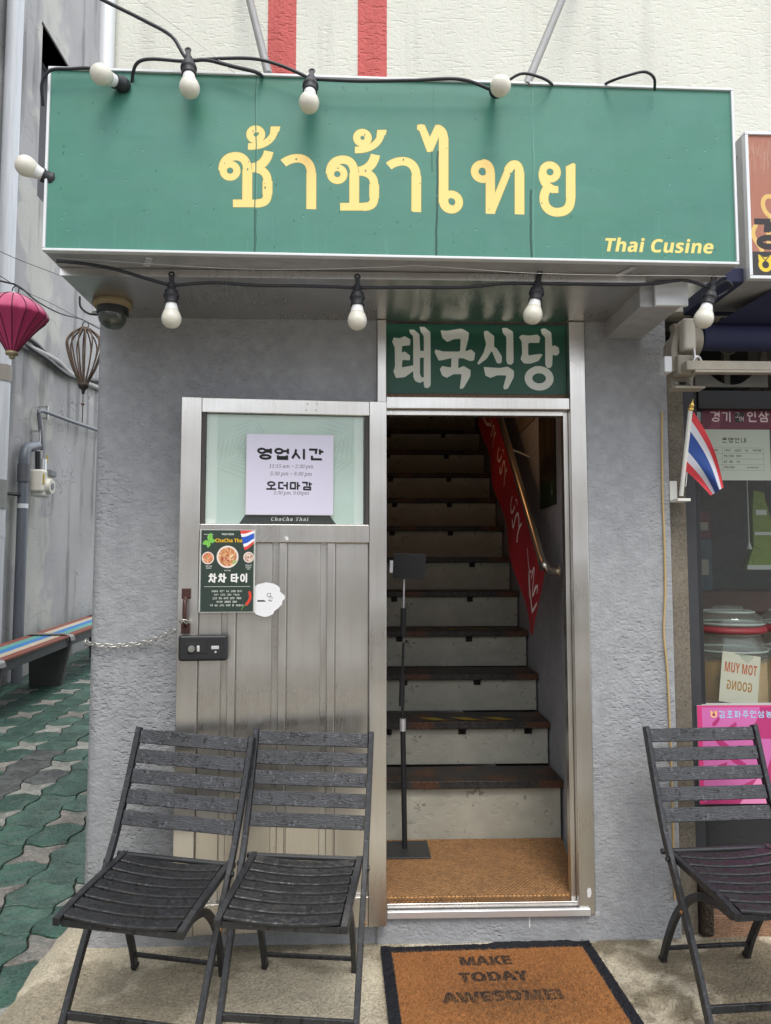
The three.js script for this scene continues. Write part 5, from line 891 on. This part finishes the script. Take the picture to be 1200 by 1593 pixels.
{ // rolled navy awning with its beige ironwork
  const navy = M({ color: lin(.022, .027, .075), roughness: .75, bumpMap: tex(128, 128, (u, v) => .5 + .4 * Math.sin(u * 400) * Math.sin(v * 400), false, .2), bumpScale: .0006 }), beige = M({ color: lin(.42, .38, .31), roughness: .5, map: mottle }), x1 = 2.9;
  const c = onZ(1085, 532, .16), g = thing('awning', 'retracted navy roller awning with beige end castings over the shop window', 'awning', [c.x, c.y, .16]);
  part('fabric_roll', cyl(.050, .050, x1 - c.x - .02, 32).rotateZ(Math.PI / 2).translate((x1 - c.x) / 2, .016, 0), navy, g);
  const V2 = (px, py, z) => onZ(px, py, z).sub(g.position);
  { // fabric stretching from the roll up to the box above
    const a = V2(1110, 512, .16), s = [], q = V2(1200, 455, .40);
    const geo = new THREE.BufferGeometry(); const y0 = .045, y1 = .14; geo.setAttribute('position', new THREE.Float32BufferAttribute([.02, y0, -.04, 1.7, y0, -.04, .2, y1, .20, 1.7, y1, .20], 3)); geo.setIndex([0, 1, 2, 1, 3, 2]); geo.computeVertexNormals();
    part('fabric_sheet', triUV(geo), M({ color: navy.color, roughness: .75, side: THREE.DoubleSide }), g);
    part('top_box', boxAt(.0, 1.7, .145, .20, -.12, .24, .006), navy, g);
  }
  const fb = V2(1065, 570, .24), fe = V2(1290, 571, .24);
  part('front_bar', boxAt(fb.x, fe.x + .3, fb.y - .018, fb.y + .018, fb.z - .02, fb.z + .02, .004), beige, g);
  part('bar_lip', boxAt(fb.x + .03, fe.x + .3, fb.y - .028, fb.y - .0185, fb.z - .01, fb.z + .024, .002), beige, g);
  // end casting
  part('roll_end', cyl(.055, .055, .045, 24).rotateZ(Math.PI / 2), beige, g, [-.022, .0, 0]);
  part('gear_box', rbox(.05, .125, .075, .012), M({ color: lin(.52, .49, .43), roughness: .45 }), g, [-.06, .010, .035]);
  const cast = (pts, z, d, mat = beige) => { const q = pts.map(([x, y]) => { const p = onZ(960 + x / 5, 420 + y / 5, z); return new THREE.Vector2(p.x - g.position.x, p.y - g.position.y); }); return new THREE.ExtrudeGeometry(new THREE.Shape(q), { depth: d, bevelEnabled: true, bevelSize: .003, bevelThickness: .003, bevelSegments: 2 }).translate(0, 0, z - g.position.z); };
  part('casting_arm', cast([[412, 448], [470, 450], [462, 520], [440, 570], [432, 640], [444, 800], [392, 808], [396, 700], [392, 640], [404, 560], [426, 500]], .15, .04), beige, g);
  part('casting_arm', cast([[404, 560], [392, 640], [396, 700], [362, 700], [368, 600], [388, 560]], .12, .03), beige, g);
  part('joint_block', rbox(.08, .075, .06, .008), beige, g, [-.065, -.105, .03]);
  part('end_cap', rbox(.030, .062, .05, .004), whiteTrim, g, [-.142, -.105, .035]);
  part('wall_bracket', mergeGeometries([boxAt(-.10, -.015, -.185, -.14, -.02, -.012), boxAt(-.105, .012, -.19, -.182, -.03, .03), new THREE.ExtrudeGeometry(new THREE.Shape([[-.10, -.14], [-.04, -.095], [.02, -.095], [-.015, -.14]].map(([x, y]) => new THREE.Vector2(x, y))), { depth: .006, bevelEnabled: false }).translate(0, 0, -.018)].map((q) => { const r = q.index ? q.toNonIndexed() : q; r.deleteAttribute('uv'); return r; })), beige, g);
  for (const x of [-.086, -.03]) part('bolt', cyl(.006, .006, .006, 10).rotateX(Math.PI / 2), zincGrey, g, [x, -.162, -.008]); part('slot', rbox(.026, .012, .003, .004), black, g, [-.058, -.162, -.0105]);
  part('crank_rod', tube([[-.05, -.05, .078], [-.05, -.085, .082]], .006, 10), zincGrey, g); part('crank_eye', new THREE.TorusGeometry(.018, .0055, 8, 20).scale(.85, 1.35, 1), zincGrey, g, [-.042, -.108, .085]);
}
{ // outdoor fan unit above the window
  const z = -.06, A = onZ(1077, 604, z), B = onZ(1187, 545, z), cx = (A.x + B.x) / 2, W = B.x - A.x, y0 = A.y, H = .42, g = thing('fan_unit', 'beige outdoor fan unit with round grille above the shop window', 'fan unit', [cx, y0, z]);
  const bm = M({ color: lin(.17, .165, .14), roughness: .6, map: mottle });
  const s = new THREE.Shape([[-W / 2, 0], [W / 2, 0], [W / 2, H], [-W / 2, H]].map(([x, y]) => new THREE.Vector2(x, y))), ho = new THREE.Path(); ho.absellipse(0, H * .44, W * .44, H * .42, 0, 7, true); s.holes.push(ho);
  part('housing', new THREE.ExtrudeGeometry(s, { depth: .03, bevelEnabled: false, curveSegments: 32 }), bm, g); part('back', boxAt(-W / 2, W / 2, 0, H, -.2, -.12), blackMatt, g);
  part('strut', boxAt(-.012, .012, .004, H - .004, -.03, -.004), bm, g); part('strut', boxAt(-W / 2 + .005, W / 2 - .005, H * .42, H * .42 + .03, -.03, -.0045), bm, g);
  const hub = []; for (let i = 0; i < 14; i++) { const a = i / 14 * 6.283; hub.push(box(.006, .022, .006).translate(0, .027, 0).rotateZ(a)); } hub.push(cyl(.014, .014, .01, 18).rotateX(Math.PI / 2).toNonIndexed(), new THREE.TorusGeometry(.040, .004, 6, 28).toNonIndexed()); part('grille_hub', mergeGeometries(hub.map((q) => { q.deleteAttribute('uv'); return q; })), bm, g, [0, H * .44, .012]);
}
solo('tan_wire', 'tan cable running down the corner of the grey pier', 'wire', tube([onZ(1030, 640, .012), onZ(1031, 760, .012), onZ(1034, 850, .012), onZ(1035, 925, .010), onZ(1033, 985, .014), onZ(1038, 1040, .012), onZ(1043, 1150, .010), onZ(1047, 1280, .012), onZ(1050, 1400, .010)], .0042, 70, 6), M({ color: lin(.50, .36, .16), roughness: .6 }));

// ------------------------------------------------------------------ alley: neighbouring wall, pipes, lanterns, bench
const AX = -3.85;
{
  const nb = thing('neighbour_building', 'weathered grey rendered building wall along the alley', 'building', [AX, 0, -4]);
  const s = new THREE.Shape([[-9, -.2], [9, -.2], [9, 11], [-9, 11]].map(([a, b]) => new THREE.Vector2(a, b))), a = onX(67, 40, AX), b = onX(63, 310, AX);
  const z0 = a.z, h = new THREE.Path(); const l0 = z0 + 4; h.moveTo(l0, b.y); h.lineTo(l0, a.y); h.lineTo(l0 - 2.2, a.y); h.lineTo(l0 - 2.2, b.y); s.holes.push(h);
  const g = new THREE.ExtrudeGeometry(s, { depth: .3, bevelEnabled: false }); g.rotateY(-Math.PI / 2);
  part('wall', triUV(g), alleyWall, nb);
  part('window_recess', boxAt(-.34, -.302, b.y - .1, a.y + .1, l0 - 2.3, l0 + .1), M({ color: lin(.11, .11, .12), roughness: .8, map: mottle }), nb);
  part('recess_lintel', boxAt(-.29, .015, a.y, a.y + .03, l0 - 2.2, l0 + .03, .006), M({ color: lin(.10, .095, .09), roughness: .9 }), nb);
}
{
  const pv = M({ color: lin(.68, .71, .74), roughness: .4, map: mottle }), gp = M({ color: lin(.17, .19, .22), roughness: .4, map: mottle });
  const W0 = AX + .10, P = (x, y, o = 0) => onX(x, y, W0 + o), b = P(-5, 800);
  const dp = thing('downpipe', 'white plastic downpipe with a brown clamp on the alley wall', 'pipe', [b.x + .0, 0, b.z]);
  part('pipe', rod([0, alleyY(b.z), 0], [0, 10.5, 0], .085, 24), pv, dp); part('clamp', cyl(.094, .094, .17, 24), M({ color: lin(.26, .23, .20), roughness: .6 }), dp, [0, P(1, 580).y, 0]); part('coupling', cyl(.092, .092, .3, 24), M({ color: lin(.30, .30, .29), roughness: .6, map: mottle }), dp, [0, P(1, 770).y, 0]); part('coupling', cyl(.090, .090, .08, 24), pv, dp, [0, P(1, 830).y, 0]);
  const q = P(35, 800), gpz = q.z, v = thing('vent_pipe', 'thick dark grey vent pipe bending over beside the gas meter', 'pipe', [q.x, 0, q.z]);
  const L = (x, y, o = 0) => { const p = P(x, y, o); return new THREE.Vector3(p.x - q.x, p.y, p.z - q.z); };
  const e1 = P(36, 710).y; part('pipe', tube([[0, alleyY(q.z), 0], [0, 1.2, 0], [0, 2.2, 0], [0, e1 - .12, 0], [0, e1, 0], [0, e1 + .10, -.05], [0, e1 + .13, -.14], L(58, 693, .0)], .056, 80, 16), gp, v);
  part('socket', cyl(.066, .066, .20, 20), M({ color: lin(.10, .10, .11), roughness: .5 }), v, [0, P(35, 735).y, 0]); part('band', cyl(.0585, .0585, .05, 20), whiteTrim, v, [0, P(34, 787).y, 0]); part('wall_arm', rod([0, P(20, 767).y, 0], [-.09, P(20, 767).y, .25], .02), black, v);
  const m = P(63, 748, .06), gm = thing('gas_meter', 'cream gas meter with a round dial on the alley wall', 'gas meter', [m.x, m.y - .19, m.z]);
  const cm = M({ color: lin(.66, .64, .56), roughness: .45 });
  part('case', rbox(.17, .26, .27, .03, 4), cm, gm, [0, .18, 0]); part('lower_case', rbox(.15, .12, .20, .03, 4), cm, gm, [.005, .06, 0]); part('index_box', rbox(.05, .075, .15, .008), M({ color: lin(.16, .17, .18), roughness: .4 }), gm, [.10, .285, -.07]);
  const dial = part('dial', cyl(.085, .095, .05, 28).rotateZ(-Math.PI / 2), cm, gm, [.10, .13, -.03]); part('dial_centre', cyl(.04, .04, .01, 20).rotateZ(-Math.PI / 2), M({ color: lin(.18, .18, .20), roughness: .4 }), dial, [.028, 0, 0]);
  part('inlet', rod([0, .30, .07], [0, .52, .09], .03), black, gm); part('outlet', rod([0, .30, -.07], [0, .45, -.07], .035), alu, gm); part('valve_lever', rbox(.012, .09, .022, .004), M({ color: lin(.42, .30, .03), roughness: .5 }), gm, [.03, .46, -.10]); part('yellow_tag', rbox(.01, .12, .03, .003), M({ color: lin(.42, .30, .03), roughness: .5 }), gm, [.085, .20, .11]);
  const gpp = P(64, 690), gz = thing('gas_pipe', 'thin grey gas pipe running along the alley wall from the meter', 'pipe', [gpp.x, gpp.y, gpp.z]); const G = (x, y) => P(x, y).sub(gpp);
  part('pipe', tube([G(66, 700), G(63.5, 670), G(61, 645), G(60.5, 640), G(64, 639), G(75, 642), G(110, 655), G(148, 668), G(165, 675)], .024, 70, 12), M({ color: lin(.15, .16, .18), roughness: .45 }), gz);
  for (const [x, y] of [[74, 642], [62, 680]]) part('pipe_bracket', mergeGeometries([box(.02, .16, .02), box(.10, .02, .02).translate(-.05, .07, 0), box(.10, .02, .02).translate(-.05, -.07, 0)]), zincGrey, gz, G(x, y).toArray());
  const c0 = onX(20, 525, AX + .05), cd = thing('wall_conduit', 'sagging pale corrugated conduit with black cables along the alley wall', 'conduit', c0.toArray()); const C = (x, y, o = 0) => onX(x, y, AX + .05 + o).sub(c0);
  part('conduit', tube([C(-20, 505), C(20, 527), C(40, 538), C(68, 550), C(90, 563), C(105, 578), C(120, 588), C(140, 598), C(160, 606)], .035, 80, 12), M({ color: lin(.48, .47, .45), roughness: .6, map: mottle }), cd);
  part('black_cable', tube([C(30, 518), C(50, 530), C(68, 547), C(85, 568), C(108, 582), C(130, 588), C(160, 596)], .03, 60, 10), black, cd); part('black_cable', tube([C(30, 528, .02), C(50, 543, .02), C(70, 556, .02), C(100, 580, .02), C(112, 586, .02), C(135, 590, .02), C(160, 592, .02)], .028, 60, 10), black, cd);
}
{ // lanterns on wires over the alley
  const wire = M({ color: lin(.03, .03, .03), roughness: .6 });
  const z1 = -1.1, z2 = -3.3;
  const p1 = onZ(18.5, 558, z1), s = (2.95 - z1) / FOC;   // metres per photo pixel at that depth
  const silk = MP({ color: lin(.66, .07, .22), roughness: .6, transmission: .3, thickness: 0, side: THREE.DoubleSide });
  const g = thing('silk_lantern', 'pink silk lantern with dark ribs hanging over the alley', 'lantern', p1.toArray(), 'lanterns over the alley');
  const prof = [[8, 11], [15, 23], [25, 37], [35, 50], [44, 60], [49.5, 66], [50.5, 70], [48, 76], [42, 83], [33, 90.5], [22, 97], [11, 102], [5, 103.5]].map(([r, y]) => [r * s, y * s]);
  const lg = new THREE.LatheGeometry(new THREE.SplineCurve(prof.map(([a, b]) => new THREE.Vector2(a, b))).getPoints(36), 96); { const q = lg.attributes.position; for (let i = 0; i < q.count; i++) { const a = Math.atan2(q.getZ(i), q.getX(i)), k = 1 - .035 * (1 - Math.abs(Math.cos(a * 8))) + .02 * (fbm(a / 6.3 + .5, q.getY(i) * 2, 12, 12, 2, 601) - .5); q.setX(i, q.getX(i) * k); q.setZ(i, q.getZ(i) * k); } lg.computeVertexNormals(); }
  part('silk', lg, silk, g);
  const rib = tube(prof.map(([r, y]) => [r * 1.004, y, 0]), .0032, 40, 6), rm = M({ color: lin(.16, .02, .05), roughness: .7 }); for (let i = 0; i < 16; i++) part('rib', rib, rm, g, [0, 0, 0], [0, i / 16 * 6.283, 0]);
  part('foot', lathe([[0, -1], [3, -.5], [4.6, 2], [3.8, 4], [9.2, 6], [9.4, 9], [8.6, 11.5], [0, 11.5]].map(([r, y]) => [r * s, y * s])), M({ color: lin(.45, .38, .24), roughness: .5, metalness: .3 }), g); part('cap', cyl(5.5 * s, 6 * s, 2 * s, 20), alu, g, [0, 104 * s, 0]); part('hanging_wire', tube([[-3 * s, 104 * s, 0], [-2 * s, 113 * s, 0], [2 * s, 116 * s, 0], [7 * s, 113 * s, 0], [6 * s, 104 * s, 0]], .003, 24, 6), wire, g);
  const p2 = onZ(130, 600, z2), t = (2.95 - z2) / FOC, b = thing('bare_lantern', 'old lantern stripped to its brown bamboo ribs over the alley', 'lantern', p2.toArray(), 'lanterns over the alley');
  const pf = [[5, -15], [9, -5], [16, 10], [22, 27], [26.5, 44], [27, 52], [23, 62], [15, 70], [6, 76]].map(([r, y]) => [r * t, (y + 15) * t]); const bam = M({ color: lin(.13, .09, .065), roughness: .8 });
  const br = tube(pf.map(([r, y]) => [r, y, 0]), .0065, 30, 6); for (let i = 0; i < 16; i++) part('rib', br, bam, b, [0, 0, 0], [0, i / 16 * 6.283 + rr(-.06, .06), rr(-.01, .01)]);
  part('foot', lathe([[0, -14], [2, -13], [3, -7], [6.5, -4], [8, 0], [8.4, 3], [0, 4]].map(([r, y]) => [r * t, y * t])), M({ color: lin(.045, .032, .028), roughness: .6 }), b); part('cap', new THREE.TorusGeometry(6 * t, .008, 8, 24).rotateX(Math.PI / 2), bam, b, [0, 91 * t, 0]); part('tassel', rod([0, -14 * t, 0], [0, -58 * t, 0], .0045, 6), M({ color: lin(.10, .10, .07), roughness: .9 }), b); part('bead', new THREE.SphereGeometry(2.6 * t, 12, 10), bam, b, [0, -29 * t, 0]); part('bulb_holder', cyl(2 * t, 2 * t, 14 * t, 10), black, b, [1 * t, 80 * t, 2 * t]); part('hanging_wire', tube([[-5 * t, 91 * t, 0], [-3 * t, 99 * t, 0], [0, 102 * t, 0], [5 * t, 98 * t, 0], [4 * t, 90 * t, 0]], .004, 20, 6), wire, b);
  const w1 = [onZ(-40, 425, z1 + .3), onZ(0, 437, z1), onZ(19, 441, z1), onZ(30, 446, z1 - .1), onZ(60, 470, z1 - .9), onZ(95, 488, z1 - 1.6), onZ(128, 497, z2), onZ(150, 509, z2 - .6), onZ(175, 520, z2 - 1.2)];
  solo('lantern_wire', 'slack black wire carrying the lanterns over the alley', 'wire', tube(w1, .0055, 80, 6), wire);
  solo('lantern_wire', 'thin taut wire above the slack lantern wire', 'wire', tube([onZ(-30, 410, z1), onZ(0, 429, z1), onZ(25, 445, z1 - .1), onZ(80, 472, z1 - 1.4), onZ(126, 496, z2), onZ(180, 520, z2 - 1)], .0022, 50, 5), wire);
  solo('lantern_wire', 'thin wire passing behind the sign corner over the alley', 'wire', tube([onZ(-40, 370, -1.5), onZ(0, 391, -1.5), onZ(105, 433, -2.5), onZ(170, 460, -3)], .0022, 30, 5), wire);
}
{ // striped bench
  const xa = -3.10, xb = -3.56, zn = -3.60, zf = -7.4, g = thing('alley_bench', 'long alley bench with coloured plank stripes on dark leg panels', 'bench', [0, 0, 0]);
  const H = .53, sl = .05, tilt = Math.atan(sl), yAt = (z) => alleyY(z) + H;
  const stripes = [[.30, .085, .055], [.62, .55, .42], [.045, .24, .60], [.14, .42, .36], [.30, .085, .055]], metal = M({ color: lin(.34, .33, .32), roughness: .4, metalness: .6, map: mottle }), dark = M({ color: lin(.12, .12, .12), roughness: .55, metalness: .2, map: mottle });
  const caps = [-2.2, -3.60, -5.15, -6.9, -8.6];
  for (let k = 0; k + 1 < caps.length; k++) {
    const z0 = caps[k] - .05, z1 = caps[k + 1] + .05, L = z0 - z1, zm = (z0 + z1) / 2;
    stripes.forEach((c, i) => part('plank', rbox(.088, .022, L, .003), M({ color: lin(...(k % 2 ? stripes[i === 1 ? 3 : i === 3 ? 1 : i] : c)), roughness: .5, map: mottle }), g, [xb + .045 + i * .0925, yAt(zm), zm], [tilt, 0, 0]));
    part('side_beam', rbox(.02, .09, L + .04, .003), dark, g, [xa - .03, yAt(zm) - .06, zm], [tilt, 0, 0]);
  }
  caps.forEach((z) => {
    part('end_cap', bentBar([[-.245, -.05], [-.235, -.005], [-.20, .014], [0, .018], [.20, .014], [.235, -.005], [.25, -.05]], .008, .115, 30).translate((xa + xb) / 2, yAt(z) + .004, z), metal, g);
    const s = new THREE.Shape([[-.19, 0], [.13, 0], [.235, H - .06], [-.21, H - .06]].map(([a, b]) => new THREE.Vector2(a, b))); part('leg_panel', new THREE.ExtrudeGeometry(s, { depth: .035, bevelEnabled: true, bevelSize: .004, bevelThickness: .004, bevelSegments: 1 }).translate((xa + xb) / 2, alleyY(z), z - .02), dark, g);
  });
}

{ // the alley runs on to a low house at its end
  const e = thing('alley_end_house', 'low pale rendered house closing the far end of the alley', 'building', [-2.4, .5, -15]);
  part('wall', boxAt(-5, 6, -.5, 3.6, -1, 0), alleyWall, e); part('roof', boxAt(-5.2, 6.2, 3.602, 3.8, -1.2, .2, .01), M({ color: lin(.16, .15, .15), roughness: .8, map: mottle }), e);
  part('door', boxAt(.2, 1.1, -.02, 2.0, .002, .04, .006), M({ color: lin(.22, .14, .09), roughness: .6, map: mottle }), e);
}
// ------------------------------------------------------------------ the far side of the street, behind the camera: what the steel and the glass mirror
{
  const o = thing('opposite_building', 'plain tan building across the street with rows of windows', 'building', [0, -.1, 11]);
  const tan = M({ color: lin(.70, .67, .63), roughness: .85, map: mottle }), gl = M({ color: lin(.16, .16, .16), roughness: .4 });
  part('wall', boxAt(-12, 12, 0, 4.4, 0, .4), tan, o); part('base_course', boxAt(-12, 12, 0, .7, -.06, -.001), M({ color: lin(.28, .25, .23), roughness: .8, map: concreteMap }), o);
  for (let k = 0; k < 2; k++) for (let i = 0; i < 7; i++) { const x = -9 + i * 3, y = .8 + k * 1.75; const f = part('window', boxAt(x - .6, x + .6, y, y + 1.3, -.03, -.001), tan, o); part('pane', boxAt(x - .52, x + .52, y + .08, y + 1.22, -.036, -.0301), gl, f); }
}
renderer.render(scene, camera);
